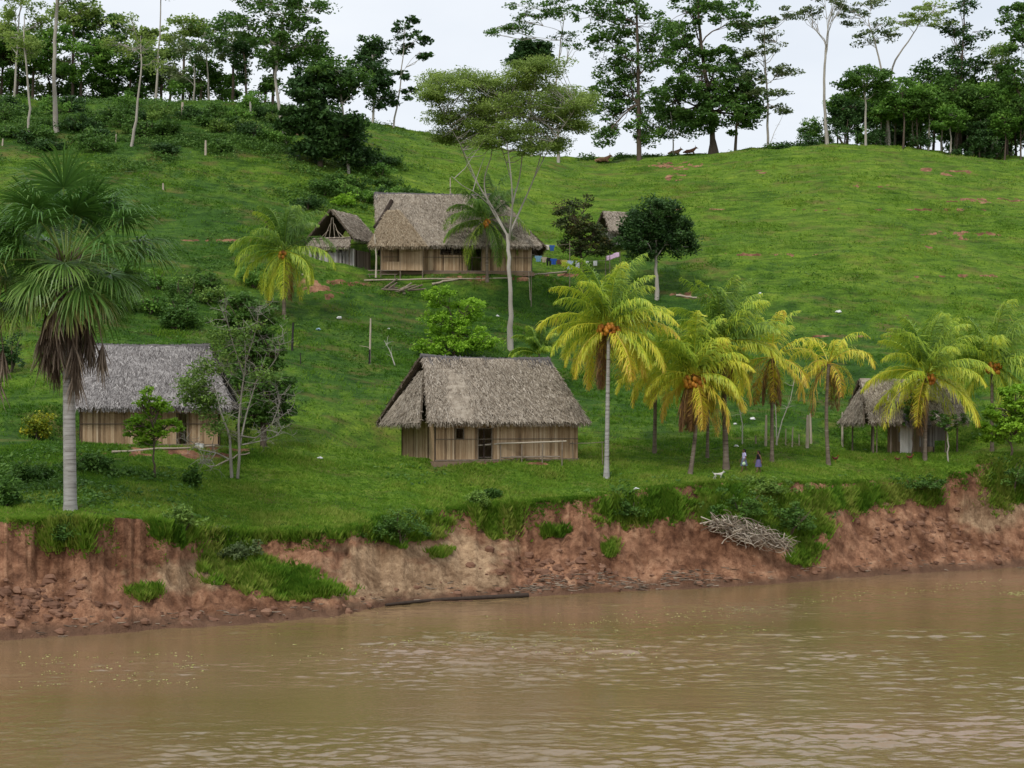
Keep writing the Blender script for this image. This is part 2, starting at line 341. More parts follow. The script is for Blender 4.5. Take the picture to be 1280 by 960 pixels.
PATCH_S = [(395,358,26,9),(405,368,22,7),(1185,292,52,3),(1225,296,40,3.5),(1172,307,14,3.5),(852,207,40,5),(842,222,16,4),(1195,217,26,4),(950,215,10,2),(1160,212,10,3),(262,566,62,8),(170,563,60,3),(600,348,80,3),(1085,604,30,3),(862,370,36,3.5),(90,640,6,3),(505,300,10,3),(370,165,14,4),(700,344,40,2),(600,579,112,2.6),(185,566,92,4),(1130,573,70,2.5),(430,352,40,5),(940,318,80,1.3),(1110,262,120,1.4),(1020,420,90,1.3),(1180,345,90,1.3),(860,262,60,1.3),(300,300,90,1.4),(560,505,30,2),(1230,250,50,3),(1090,232,30,2.5)]
PATCH_P = [(480,715,58,36),(510,725,75,24),(572,700,60,34),(600,725,40,10),(240,720,60,16),(1240,640,40,20),(450,740,50,8)]
PATCH_L = [(900,470,330,70),(640,430,330,90),(160,300,200,90),(820,390,130,60),(200,400,160,60),(1000,470,200,50),(60,560,120,60),(150,160,260,40)]
cols = np.concatenate([np.arange(-860,-60,14.), np.arange(-60,1340,1.6), np.arange(1340,2150,14.)])
nc = len(cols)
dwn = itp(DW, cols)+fbm(cols/30., cols*0, 21, 3)*.9
dl = lipd(cols); dh = itp(DH, cols); dc = itp(DC, cols)
rows = [dwn-60, dwn-20, dwn-6, dwn-2.5]
for t in np.linspace(0,1,96): rows.append(dwn-1.0+(dl-dwn+1.0)*t)
for t in np.linspace(0,1,16)[1:]: rows.append(dl+t*1.2)
for t in np.linspace(0,1,110)[1:]: rows.append(dl+1.2+(dh-dl-1.2)*t)
for t in np.linspace(0,1,270)[1:]: rows.append(dh+(dc+8-dh)*t)
for e in (12,18,26,36,50,70,95,130,180,260,400,700,1200,2200,4500,9000): rows.append(dc+e)
Yg = np.array(rows); Xg = (cols[None]-640)/F*Yg; Zg = H(Xg, Yg)
rr = YH-F*(Zg-CAMZ)/Yg; cg = np.broadcast_to(cols[None], Yg.shape)
def patches(lst, soft=.35, s=0):
    m = np.zeros_like(Yg)
    for (a,b,ra,rb) in lst:
        q = np.sqrt(((cg-a)/ra)**2+((rr-b)/rb)**2)+fbm(cg/14., rr/7., 71+s, 4)*1.5
        m = np.maximum(m, 1-sstep(1-soft, 1+soft, q))
    return m
grass = sstep(-.22, .12, Yg-dl[None]+fbm(Xg/.7, Yg/.7, 81, 3)*.7)
grass = np.maximum(grass, patches(PATCH_G)*(Yg > dwn+.7)*(Yg < dl+3))
hillm = sstep(0, 6, Yg-dl[None])
bare = patches(PATCH_S, .5, 9)*hillm
bare = np.maximum(bare*sstep(-.12,.1,fbm(Xg/1.1,Yg/.7,93,4)), sstep(.33,.44, fbm(Xg/5.0, Yg/1.3, 91, 4))*sstep(6,20,Yg-dh[None])*.75)
grass = grass*(1-bare)
lush = np.clip(patches(PATCH_L, .6, 17)*1.25+fbm(Xg/9, Yg/6, 95, 3)*.7, 0, 1)*sstep(4,12,Yg-dl[None])
pale = np.clip(patches(PATCH_P, .5, 23)*1.2, 0, 1)*(Yg < dl+.5)
wet = .8*(1-sstep(.22, .75, Zg+fbm(Xg/1.2, Yg/1.2, 97, 3)*.5))*(Yg < dl)
nr = len(Yg)
ii = (np.arange(nr-1)[:,None]*nc+np.arange(nc-1)[None])
faces = np.stack([ii, ii+1, ii+nc+1, ii+nc], -1).reshape(-1,4)
G = Geo(); G.add(np.stack([Xg,Yg,Zg],-1).reshape(-1,3), faces)
ter = G.build('ground', terrain_mat(), smooth=True); tag(ter, 'grassy hillside above an eroded red clay river bank', kind='structure')
for nm, arr in (('grass',grass),('pale',pale),('lush',lush),('wet',wet)):
    a = ter.data.attributes.new(nm, 'FLOAT', 'POINT'); a.data.foreach_set('value', arr.astype(np.float32).ravel())
xs_ = np.tan(np.concatenate([[-1.45,-1.2,-.9,-.7,-.6], np.linspace(-.50,.50,820), [.6,.7,.9,1.2,1.45]]))
ys_ = np.concatenate([[2,8,16,24,30,34,37], 38*(132/38.)**np.linspace(0,1,860), [135,140,150,170,210]])
YY = np.repeat(ys_[:,None], len(xs_), 1); XX = xs_[None]*YY
rip = np.clip(.55+fbm(XX/13, YY/8, 301, 5)*2.6, .10, 1.25)
near = 1-.30*sstep(75, 115, YY)
WZ = (fbm(XX/1.45, YY/.72, 303, 3)*.165+fbm(XX/.55, YY/.30, 305, 2)*.072+fbm(XX/6.5, YY/3.4, 307, 2)*.06)*rip*near
fade = sstep(36, 42, YY)*(1-sstep(128, 134, YY))*(1-sstep(.50, .54, np.abs(XX/YY))); WZ = WZ*fade
ncw = len(xs_); iw = (np.arange(len(ys_)-1)[:,None]*ncw+np.arange(ncw-1)[None])
G = Geo(); G.add(np.stack([XX,YY,WZ],-1).reshape(-1,3), np.stack([iw,iw+1,iw+ncw+1,iw+ncw],-1).reshape(-1,4))
G.add([(-6000,2,0),(-6000,-3000,0),(6000,-3000,0),(6000,2,0)], [(0,1,2,3)])
tag(G.build('river_water', water_mat(), smooth=True), 'muddy brown river water with small ripples', kind='structure')

# ------------------------------------------------------------------ grass tufts, weeds and clods (stuff)
rng = np.random.default_rng(7)
def unit(v): return v/(np.linalg.norm(v, axis=-1, keepdims=True)+1e-9)
def sample(weight, n):
    w = weight[:-1,:-1].copy(); w[:, :50] = 0; w[:, -58:] = 0
    w = w.ravel(); w /= w.sum(); k = rng.choice(len(w), n, p=w)
    r, c = k//(nc-1), k%(nc-1); a = rng.random(n); b = rng.random(n)
    y = Yg[r,c]*(1-a)+Yg[r+1,c]*a; cc = cols[c]*(1-b)+cols[c+1]*b; x = (cc-640)/F*y
    return np.stack([x, y, H(x, y)], -1), r, c
def tufts(G, P, h, v, nb=5, w=.035, spread=.14, lean=None):
    n = len(P)
    for k in range(nb):
        az = rng.random(n)*2*pi; d = np.stack([np.cos(az), np.sin(az), np.zeros(n)], -1)
        b = P+d*(rng.random(n)*spread)[:,None]-np.array((0,0,.04)); s = np.stack([-np.sin(az+1), np.cos(az+1), np.zeros(n)], -1)
        hh = h*(.6+.7*rng.random(n))
        tip = b+d*(hh*.55)[:,None]+np.array((0,0,1.))*hh[:,None]
        if lean is not None: tip = tip+lean*hh[:,None]
        ww = w*(1+hh)[:,None]
        G.tris(np.stack([b-s*ww, b+s*ww, tip], 1), np.clip(v+rng.normal(0,.12,n),0,1))
px_area = np.abs(np.gradient(rr, axis=0))+.15
gw = np.where(grass > .5, 1, 0)*px_area
mg = leafmat('meadow grass blades', gain=1.3, stops= [(0,(.045,.11,.012)),(.4,(.085,.185,.018)),(.7,(.145,.245,.025)),(1,(.25,.29,.06))], trans=.45, rough=.6, spec=.1)
G = Geo()
P, r, c = sample(gw*(Yg < dh+3), 45000); nn = fbm(P[:,0]/2.5, P[:,1]/1.6, 101, 4)
tufts(G, P, .10+.16*np.clip(nn*2+.4,0,1), .66-lush[r,c]*.35+nn*.9)
P, r, c = sample(gw*(Yg > dh-2)*(Yg < dc+4)*(.12+sstep(-.05,.22,fbm(Xg/6,Yg/2.2,115,4))), 60000); nn = fbm(P[:,0]/5, P[:,1]/3, 103, 4)
tufts(G, P, .13+.20*np.clip(nn*2+.4,0,1), \
   .60-lush[r,c]*.34+nn*1.0, 4, .05, .25)
tag(G.build('meadow_grass', mg), 'short green grass covering the meadow and hillside', 'grass', kind='stuff')
# grass hanging over the broken lip of the bank and on the slumps
G = Geo()
lw = np.exp(-((Yg-dl)/.35)**2)*(rr > 0)
P, r, c = sample(lw, 16000); 
P = P[fbm(P[:,0]/1.3, P[:,1]/1.3, 109, 3) > -.08]
tufts(G, P, .10+.20*rng.random(len(P)), .60+fbm(P[:,0]/1.5,P[:,1],105,3)*.9, 4, .05, .2, np.array((0,-.6,-.25)))
P, r, c = sample(patches(PATCH_G, .55)**1.5*(Yg > dwn+.7)*(Yg < dl+.6)*(px_area), 26000)
tufts(G, P, .20+.28*rng.random(len(P)), .66+fbm(P[:,0]/1.2,P[:,1]/1.2,107,3)*1.1, 5, .05, .25, np.array((0,-.25,-.1)))
tag(G.build('bank_grass', mg), 'longer grass hanging over the edge of the clay bank', 'grass', kind='stuff')
# low weeds: small leaf clumps where the slope is overgrown
def leafquads(G, C, size, v, up=.5, asp=.5):
    n = len(C); a = unit(rng.normal(size=(n,3))*np.array((1,1,.55))); nrm = unit(rng.normal(size=(n,3))+np.array((0,0,up*2)))
    b = unit(np.cross(nrm, a)); s = (np.asarray(size)*(.6+.8*rng.random(n)))[:,None]*.5
    G.quads(np.stack([C-a*s, C-b*s*asp+a*s*.1, C+a*s, C+b*s*asp+a*s*.1], 1), np.clip(v, 0, 1))
G = Geo()
wn = sstep(-.02,.18, fbm(Xg/5, Yg/3, 111, 4))
topleft = np.exp(-np.clip((cg-330)/140,0,9)**2)*np.exp(-((rr-155)/38)**2)*3.0
lefth = np.exp(-((cg-150)/220)**2)*np.exp(-((rr-310)/110)**2)*.25+np.exp(-((cg-420)/70)**2)*np.exp(-((rr-225)/40)**2)*1.2
plat = np.exp(-((cg-80)/130)**2-((rr-598)/26)**2)*1.1
lefth = lefth+plat*.4
wgt = gw*(Yg > dl+1.5)*(Yg < dc)*(wn*(topleft+lefth)+.03*(fbm(Xg/7,Yg/4,113,4) > .13))
P, r, c = sample(wgt, 11000); hh = .15+.7*np.clip((topleft+lefth)[r,c],0,1)*rng.random(len(P))
P = np.repeat(P, 9, 0); hh = np.repeat(hh, 9); base = np.repeat(rng.random(11000)*.55+.1, 9)
P = P+rng.normal(size=P.shape)*np.array((.42,.42,0))+np.array((0,0,1.))*(hh*rng.random(len(P)))[:,None]
leafquads(G, P, .28, base+rng.random(len(P))*.3)
tag(G.build('hillside_weeds', M['leaf_mid']), 'low leafy weeds overgrowing the slope', 'weeds', kind='stuff')
# clods of collapsed clay
def clod(G, c, r, v):
    th = np.linspace(0, pi, 6)[1:-1]; ph = np.arange(7)*2*pi/7
    V = [(0,0,1)]+[(sin(t)*cos(p), sin(t)*sin(p), cos(t)) for t in th for p in ph]+[(0,0,-1)]
    V = np.array(V)*(1+rng.normal(0,.16,(len(V),1)))*np.array((1.1,.9,.75))*r+np.array(c)
    Fc = [(0,1+j,1+(j+1)%7) for j in range(7)]; 
    G.add(V, Fc, v)
    q = [(1+i*7+j, 8+i*7+j, 8+i*7+(j+1)%7, 1+i*7+(j+1)%7) for i in range(3) for j in range(7)]
    s_ = G.n-len(V); G.f.append(np.array(q)+s_); G.a.append(np.full(len(q), v))
    t = [(29, 22+(j+1)%7, 22+j) for j in range(7)]; G.f.append(np.array(t)+s_); G.a.append(np.full(7, v))
G = Geo()
cw = np.exp(-((cg-40)/55)**2-((rr-750)/22)**2)+.8*np.exp(-((cg-700)/60)**2-((rr-712)/16)**2)+.5*np.exp(-((cg-1150)/70)**2-((rr-665)/22)**2)+.10*np.exp(-((rr-(itp(WL,cg)-12))/9)**2)
cw = cw*(grass < .3)*(Yg > dwn+.1)*(Yg < dl-.5)
P, r, c = sample(cw, 900)
P[:,2] -= .03
for p in P: clod(G, p, .04+.30*rng.random()**3.6, .15+rng.random()*.7)
tag(G.build('clay_clods', M['clod'], smooth=False), 'lumps of collapsed red clay along the foot of the bank', 'clay lumps', kind='stuff')

# ------------------------------------------------------------------ trees
DEN = 1.9
def pxpt(col, row, y): return np.array(((col-640)/F*y, y, CAMZ+(YH-row)*y/F))
def bend(a, b, n=5, amp=.12, sag=0):
    a = np.array(tuple(a), float); b = np.array(tuple(b), float); t = np.linspace(0,1,n)[:,None]; L_ = np.linalg.norm(b-a)
    off = unit(rng.normal(size=3))*L_*amp; off2 = unit(rng.normal(size=3))*L_*amp*.5
    return a+(b-a)*t+off*np.sin(t*pi)+off2*np.sin(t*2*pi)+np.array((0,0,sag*L_))*np.sin(t*pi)
def tree(name, label, trunk, blobs, leaf='leaf_mid', bark='bark_pale', ls=.4, per=38, rc=1.3, flat=.55, deep=.8, depth=None, group=None, seed=1, cat='tree', lo=None, twig=.05, shell=.45, tr=1.0, basept=None):
    """trunk: [(col,row,radius m)...] bottom up;  blobs: [(col,row,rx,ry,clumps)] in photo pixels at the tree's own distance"""
    global rng
    rng = np.random.default_rng(seed)
    c0, r0 = trunk[0][:2]
    B = basept or (at(c0, depth) if depth else hit(c0, r0, lo)); y = B.y; s = y/F
    root = thing(name, label, cat, B, 0, group)
    T = [np.array(tuple(B))-np.array((0,0,.25))]; R = [trunk[0][2]*1.25]
    for (c, r, rad) in trunk[1:]:
        p = pxpt(c, r, y); p[1] += rng.normal()*.25; T.append(p); R.append(rad)
    if len(T) == 1: T.append(T[0]+np.array((0,0,.5))); R.append(.03)
    T = np.array(T); R = np.array(R)
    # smooth the trunk
    tt = np.linspace(0, len(T)-1, max(6, 4*(len(T)-1)+1)); k = np.arange(len(T))
    TP = np.stack([np.interp(tt, k, T[:,i]) for i in range(3)], -1); TP[1:-1] = (TP[:-2]+2*TP[1:-1]+TP[2:])/4
    TP[1:-1] += rng.normal(0, .04, (len(TP)-2, 3))*np.array((1,1,0)); TR = np.interp(tt, k, R)*tr
    W = Geo(); W.tube(TP, TR, 8, .5)
    Lf = Geo()
    for (bc, br, rx, ry, ncl) in blobs:
        C = pxpt(bc, br, y); rx *= s; ry *= s; C[1] += rng.uniform(-.35,.35)*rx
        # limb from the trunk into this part of the crown
        cand = np.where(TP[:,2] < C[2]-ry*.2)[0]
        i = cand[-1] if len(cand) else len(TP)-1
        i = max(int(i-rng.integers(0, 3)), len(TP)//3) if len(cand) else i
        limb = bend(TP[i], C+np.array((0,0,ry*.3)), 6, .10, -.03)
        lr = max(TR[i]*.55, .035); W.tube(limb, np.linspace(lr, lr*.35, 6), 5, .6)
        d = unit(rng.normal(size=(ncl,3))); q = (shell+(1-shell)*rng.random(ncl)**.6)[:,None]
        cc = C+d*q*np.array((rx, rx*deep, ry))
        for j, c in enumerate(cc):
            k2 = rng.integers(2, 6)
            if j % 2 == 0 or ncl < 14: W.tube(bend(limb[k2], c, 4, .1), np.linspace(max(twig, lr*.3), .018, 4), 4, .6, False)
            n = int(per*DEN*rng.uniform(.6, 1.4)); rr_ = rc*rng.uniform(.6, 1.25)
            e = unit(rng.normal(size=(n,3)))*(rng.random(n)**.45)[:,None]*np.array((rr_, rr_, rr_*flat))
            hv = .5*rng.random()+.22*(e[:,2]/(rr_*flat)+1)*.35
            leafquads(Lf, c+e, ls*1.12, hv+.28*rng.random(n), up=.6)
    W.build('trunk', M[bark], root, True, B)
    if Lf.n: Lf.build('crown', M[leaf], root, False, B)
    return root

# --- trees along the left part of the ridge
RIDGE = 'trees along the ridge'
tree('ridge_tree', 'slender pale tree at the far left edge with feathery crown above the ridge', [(18,130,.16),(20,80,.14),(24,30,.1),(28,-10,.08)], [(20,10,30,22,16),(45,30,22,14,10),(0,35,18,14,8)], 'leaf_feather', ls=.4, seed=2, group=RIDGE, depth=226)
tree('ridge_tree', 'thin white trunked tree standing lowest at the left end of the ridge slope', [(36,178,.15),(35,120,.13),(32,60,.1),(30,20,.06)], [(35,60,24,12,10),(20,45,18,10,7)], 'leaf_feather', ls=.35, seed=3, group=RIDGE)
tree('ridge_tree', 'tall tan trunked tree rising out of the top of the frame near the left', [(71,165,.30),(68,110,.24),(69,50,.22),(71,-10,.2),(72,-40,.14)], [(70,-25,40,20,20),(95,-8,24,12,8)], 'leaf_mid', 'bark_pale', seed=4, group=RIDGE)
tree('ridge_tree', 'pale thin tree leaning right with forked stem on the left slope', [(164,183,.16),(172,140,.14),(178,80,.09),(176,45,.05)], [(175,60,28,18,12),(150,55,24,9,7),(195,75,20,14,8),(160,30,20,8,5)], 'leaf_feather', ls=.32, per=24, seed=5, group=RIDGE)
tree('ridge_tree', 'very thin straight tree with almost bare stem on the left ridge', [(194,126,.18),(198,60,.12),(201,0,.08),(202,-30,.06)], [(200,-20,26,14,10),(190,62,10,20,4)], 'leaf_mid', seed=6, group=RIDGE, depth=228)
tree('ridge_tree', 'small white trunked tree with light crown left of the sky gap', [(262,137,.14),(260,100,.12),(258,60,.08)], [(258,50,30,26,18),(280,30,20,16,10),(235,62,18,14,8)], 'leaf_mid', ls=.36, seed=7, group=RIDGE, depth=229)
tree('ridge_tree', 'narrow leaning tree with small round crown beside the white trunked tree', [(242,133,.12),(244,100,.1),(243,80,.06)], [(238,64,26,18,14),(225,92,18,14,8)], 'leaf_olive', ls=.36, seed=8, group=RIDGE, depth=227)
tree('ridge_tree', 'dark shaggy narrow tree standing against the sky gap', [(309,132,.16),(307,90,.14),(304,60,.1)], [(303,80,12,26,16),(304,55,14,12,8)], 'leaf_dark', 'bark_brown', ls=.45, seed=9, group=RIDGE, depth=232, shell=.1)
tree('ridge_tree', 'bright green leafy tree with curved brown stem over the slope', [(358,180,.20),(350,140,.2),(344,95,.17),(352,40,.12),(360,0,.08)], [(345,15,40,20,22),(385,18,34,20,20),(340,60,30,22,18),(372,55,32,26,22),(300,30,26,14,12),(330,-8,46,14,16),(400,55,22,14,9)], 'leaf_mid', ls=.42, seed=10, group=RIDGE)
for i, (c, r, rx, ry, b, lf) in enumerate([(100,70,48,34,128,'leaf_wood'),(128,45,34,30,128,'leaf_mid'),(60,95,40,26,130,'leaf_olive'),(20,70,34,34,128,'leaf_mid'),(135,95,30,22,128,'leaf_wood'),(210,100,26,20,128,'leaf_olive'),(90,20,36,20,128,'leaf_feather'),(275,108,20,18,130,'leaf_wood'),(228,40,32,20,128,'leaf_feather'),(330,108,18,14,132,'leaf_mid'),(10,110,26,18,128,'leaf_wood'),(180,105,24,18,128,'leaf_mid'),(40,60,36,28,128,'leaf_wood'),(160,80,34,24,128,'leaf_mid'),(200,75,26,22,128,'leaf_light'),(250,95,26,24,128,'leaf_mid'),(115,110,40,16,128,'leaf_mid'),(60,118,34,12,130,'leaf_light'),(0,60,30,30,128,'leaf_olive'),(235,112,22,14,130,'leaf_wood'),(175,50,24,16,128,'leaf_feather'),(290,60,26,22,130,'leaf_olive'),(150,118,30,12,130,'leaf_mid'),(280,120,16,10,130,'leaf_mid'),(340,60,24,26,132,'leaf_mid'),(390,75,26,22,138,'leaf_mid')]):
    tree('background_tree', 'dense leafy tree crowding behind the slender trunks on the left ridge', [(c,b,.2),(c+3,r+ry*.4,.15),(c,r,.08)], [(c,r,rx,ry,int(rx*ry/22)),(c+rx*.5,r-ry*.4,rx*.5,ry*.4,8)], lf, 'bark_brown', ls=.48, per=34, seed=20+i, group='trees packed behind the left ridge', depth=236+(i*3)%9)
tree('dense_tree', 'very dark dense tree with low skirt of leaves on the slope above the upper house', [(400,207,.28),(400,170,.25),(402,120,.2)], [(400,110,46,30,60),(385,150,36,36,50),(425,160,38,34,50),(395,185,34,16,22),(440,185,22,18,14)], 'leaf_dark', 'bark_brown', ls=.5, per=46, seed=11, shell=.2)
tree('slim_tree', 'slim white trunked tree with rounded crown in front of the dark dense tree', [(436,217,.16),(432,170,.15),(426,118,.12),(424,100,.08)], [(420,95,38,16,26),(440,108,26,10,10)], 'leaf_mid', ls=.42, seed=12)
tree('ridge_tree', 'round topped dark tree standing against the white sky left of the open gap', [(466,152,.16),(467,110,.13),(466,70,.1)], [(466,62,24,20,30),(474,100,26,28,40),(455,84,18,20,18),(478,125,16,12,10)], 'leaf_dark', ls=.46, per=44, seed=13, group=RIDGE, shell=.2)
tree('ridge_tree', 'airy tree with big separate leaf tufts against the open sky', [(492,158,.12),(500,110,.1),(505,60,.07),(507,30,.05)], [(507,30,16,9,6),(520,52,18,10,8),(525,68,14,7,5),(498,62,10,5,3),(513,118,14,8,5),(492,125,8,5,2),(500,95,12,5,3),(505,42,20,6,4)], 'leaf_dark', ls=.6, per=22, rc=.9, seed=14, group=RIDGE)
# --- tree in front of the upper house
tree('feathery_tree', 'tall pale trunked tree with wide feathery olive green crown before the upper house', [(638,437,.26),(638,380,.20),(636,320,.18),(634,292,.16)], [], 'leaf_feather', seed=15)
ft = bpy.context.scene.objects[-1]
def feathery():
    global rng
    rng = np.random.default_rng(77); B = hit(638, 437); y = B.y
    root = [o for o in bpy.data.objects if o.name.startswith('feathery_tree')][0]
    W = Geo(); Lf = Geo(); f0 = pxpt(635, 296, y)
    limbs = [[(635,296),(618,262),(600,235),(585,205),(572,170)],[(635,296),(608,250),(604,222),(618,185),(600,140)],[(637,300),(641,262),(639,225),(633,180),(636,130)],[(637,300),(640,255),(650,220),(655,175),(662,140)],
             [(638,290),(655,250),(668,222),(680,180),(700,150)],[(618,262),(596,246),(580,240),(566,228)],[(668,222),(690,180),(706,160),(720,140)],[(600,235),(575,180),(556,150)],[(639,225),(620,160),(610,120)]]
    ends = []
    for j, lb in enumerate(limbs):
        P = np.array([pxpt(c, r, y) for c, r in lb]); P[1:,1] += np.cumsum(rng.normal(0, 1.1, len(P)-1))
        r0 = .10 if j < 5 else .05
        t = np.linspace(0, len(P)-1, 13); PP = np.stack([np.interp(t, np.arange(len(P)), P[:,i]) for i in range(3)], -1); PP[1:-1] = (PP[:-2]+2*PP[1:-1]+PP[2:])/4
        W.tube(PP, np.linspace(r0, .03, 13), 6, .5); ends.append(PP)
    blobs = [(560,118,34,16),(590,100,36,14),(625,112,40,22),(660,105,38,20),(700,118,38,22),(720,140,24,18),(600,135,40,18),(560,145,28,14),(645,140,46,20),(690,155,36,16),(545,100,20,10),(675,92,34,10),(610,160,30,12),(540,128,16,8),(735,120,12,14),(575,165,30,14),(640,172,34,14),(690,178,30,12),(610,182,22,10),(665,190,20,9),(725,160,16,10),(550,170,14,8)]
    for (c, r, rx, ry) in blobs:
        C = pxpt(c, r, y); C[1] += rng.uniform(-3,3); s = y/F
        for k in range(int(rx*ry/14)+8):
            cc = C+unit(rng.normal(size=3))*rng.random()**.5*np.array((rx*s, rx*s, ry*s))
            E = ends[rng.integers(0, len(ends))]; e = E[np.argmin(np.linalg.norm(E-cc, axis=1))]
            if np.linalg.norm(e-cc) < 5: W.tube(bend(e, cc, 4, .1), np.linspace(.045,.015,4), 4, .6, False)
            n = 95; rr_ = rng.uniform(.8, 1.5); dd = unit(rng.normal(size=(n,3)))*(rng.random(n)**.5)[:,None]*np.array((rr_, rr_, rr_*.33))
            leafquads(Lf, cc+dd, .24, .45*rng.random()+.1+.3*rng.random(n), up=.8, asp=.45)
    W.build('limbs', M['bark_pale'], root, True, B); Lf.build('crown', M['leaf_feather'], root, False, B)
feathery()
# --- middle of the ridge
tree('ridge_tree', 'flat topped airy tree with pale stem on the ridge left of the lying cow', [(698,203,.2),(697,160,.17),(694,110,.12),(700,60,.09),(706,20,.05)], [(640,38,34,9,14),(668,14,40,9,18),(622,34,20,5,6),(700,10,34,10,14),(705,45,18,5,5),(650,22,30,7,9),(714,60,14,6,4)], 'leaf_mid', ls=.36, per=26, rc=1.2, flat=.3, seed=31, group=RIDGE)
tree('ridge_tree', 'small very dark ball shaped crown seen above the feathery tree', [(665,196,.2),(664,130,.15),(660,80,.1)], [(662,64,28,18,44),(650,74,20,12,14),(680,68,18,14,14)], 'leaf_dark', ls=.5, per=44, seed=32, group=RIDGE, depth=244, shell=.1)
tree('ridge_tree', 'tall drooping dark green tree with straight trunk right of the lying cow', [(799,200,.30),(798,130,.26),(797,60,.2),(795,0,.14)], [(770,10,38,18,22),(795,30,44,20,26),(760,60,26,30,24),(790,80,38,26,26),(762,110,22,36,24),(800,120,38,24,24),(758,150,18,22,12),(808,160,30,14,12),(740,20,20,14,8),(830,60,26,26,18),(755,172,14,10,6)], 'leaf_mid', 'bark_brown', ls=.46, per=34, seed=33, group=RIDGE)
tree('ridge_tree', 'broad heavy crowned tree with thick flaring trunk on the middle of the ridge', [(892,192,.75),(891,175,.42),(888,130,.36),(880,80,.3),(874,30,.2),(872,-10,.12)], [(870,140,44,26,50),(905,145,46,24,46),(840,130,28,24,26),(875,105,46,24,44),(925,120,26,26,28),(860,70,40,22,26),(900,80,38,24,28),(920,30,38,22,20),(860,20,36,24,20),(890,-5,52,14,20),(845,45,24,20,12),(935,150,14,16,10)], 'leaf_mid', 'bark_brown', ls=.5, per=40, seed=34, group=RIDGE)
tree('ridge_tree', 'tree with flat layered branches at the right side of the heavy crowned tree', [(960,178,.16),(959,130,.15),(957,80,.12),(955,20,.07)], [(955,118,30,6,14),(975,86,28,6,12),(950,64,28,8,12),(970,136,24,6,9),(945,30,34,12,14),(975,45,24,8,8),(985,18,20,8,6),(940,100,20,8,8)], 'leaf_olive', ls=.42, per=30, rc=1.1, flat=.35, seed=35, group=RIDGE)
tree('ridge_tree', 'straight stemmed tree half hidden at the right foot of the heavy crown', [(919,186,.2),(921,150,.16),(922,110,.1)], [(922,100,30,24,24),(940,128,20,14,10)], 'leaf_dark', 'bark_brown', ls=.46, seed=36, group=RIDGE)
tree('ridge_tree', 'young leafy tree with drooping low leaves left of the heavy crown', [(842,192,.1),(841,160,.08),(838,140,.05)], [(825,150,24,20,20),(850,165,22,14,12),(815,172,16,10,6)], 'leaf_mid', ls=.42, seed=37, group=RIDGE, depth=241)
tree('ridge_tree', 'tall pale bare stemmed tree standing alone in the sky gap on the right ridge', [(1034,174,.26),(1031,130,.2),(1030,90,.18),(1033,55,.15)], [(1010,18,18,8,6),(1030,2,24,10,8),(1045,12,18,8,6),(1005,10,12,5,3),(1050,-10,20,10,8)], 'leaf_olive', ls=.4, per=22, rc=1.0, flat=.4, seed=38, group=RIDGE)
tree('ridge_tree', 'white stemmed tree with bright round crown at the left end of the wood', [(1082,177,.15),(1082,140,.14),(1081,110,.1)], [(1082,98,30,18,34),(1062,112,18,12,12),(1100,112,22,12,14)], 'leaf_mid', ls=.44, seed=39, group=RIDGE)
tree('ridge_tree', 'airy umbrella topped tree with forked pale branches above the wood', [(1112,182,.2),(1106,110,.16),(1095,60,.12),(1085,25,.07)], [(1070,22,24,9,9),(1098,36,22,9,9),(1080,48,20,8,7),(1060,8,18,7,5),(1115,45,14,6,5),(1090,0,24,8,8)], 'leaf_olive', ls=.4, per=26, rc=1.1, flat=.35, seed=40, group=RIDGE, depth=243)
tree('ridge_tree', 'wide umbrella topped tree spreading right over the middle of the wood', [(1108,185,.2),(1110,110,.17),(1118,75,.14),(1140,45,.09),(1150,28,.06)], [(1150,18,36,9,18),(1170,8,26,8,10),(1130,28,26,7,8),(1180,28,16,6,5)], 'leaf_feather', ls=.38, per=30, rc=1.2, flat=.3, seed=41, group=RIDGE, depth=246)
tree('ridge_tree', 'tall dark narrow tree rising above the right wood', [(1200,190,.26),(1200,120,.2),(1203,60,.14),(1206,0,.08)], [(1205,5,16,12,8),(1196,34,22,10,11),(1214,44,20,9,9),(1200,66,28,12,16),(1190,85,26,12,14),(1222,78,16,10,8)], 'leaf_dark', 'bark_brown', ls=.46, per=30, seed=42, group=RIDGE, depth=246)
tree('ridge_tree', 'tall tree at the right edge of the picture with crown against the sky', [(1284,200,.3),(1286,120,.25),(1284,50,.18)], [(1280,20,26,22,20),(1272,60,24,22,22),(1268,95,26,16,16),(1300,40,30,34,24)], 'leaf_mid', 'bark_brown', ls=.46, seed=43, group=RIDGE)
tree('ridge_tree', 'yellowish topped tree in the wood near the right edge', [(1246,195,.18),(1246,120,.14),(1245,85,.1)], [(1243,72,24,13,18),(1256,60,14,8,6)], 'leaf_feather', ls=.4, seed=44, group=RIDGE, depth=248)
# wood on the right ridge: six built, the rest copied
woodl = 'leafy green tree packed into the dark wood along the right end of the ridge'
protos = []
for i, (c, r, lf) in enumerate([(1128,118,'leaf_wood'),(1160,122,'leaf_wood'),(1195,115,'leaf_mid'),(1240,120,'leaf_wood'),(1058,140,'leaf_dark'),(1215,125,'leaf_light')]):
    protos.append(tree('wood_tree', woodl, [(c,190,.16),(c+2,160,.13),(c,r+6,.08)], [(c,r,24,20,26),(c-12,r+16,18,12,12),(c+14,r+14,18,12,12)], lf if lf != 'leaf_light' else 'leaf_mid', 'bark_pale' if i % 2 else 'bark_brown', ls=.45, per=38, seed=60+i, group='trees of the right hand wood', depth=240+i))
def copy_tree(o, parent=None):
    c = o.copy(); COL.objects.link(c)
    if parent: c.parent = parent
    for ch in [x for x in o.children]: copy_tree(ch, c)
    return c
rnd = random.Random(5)
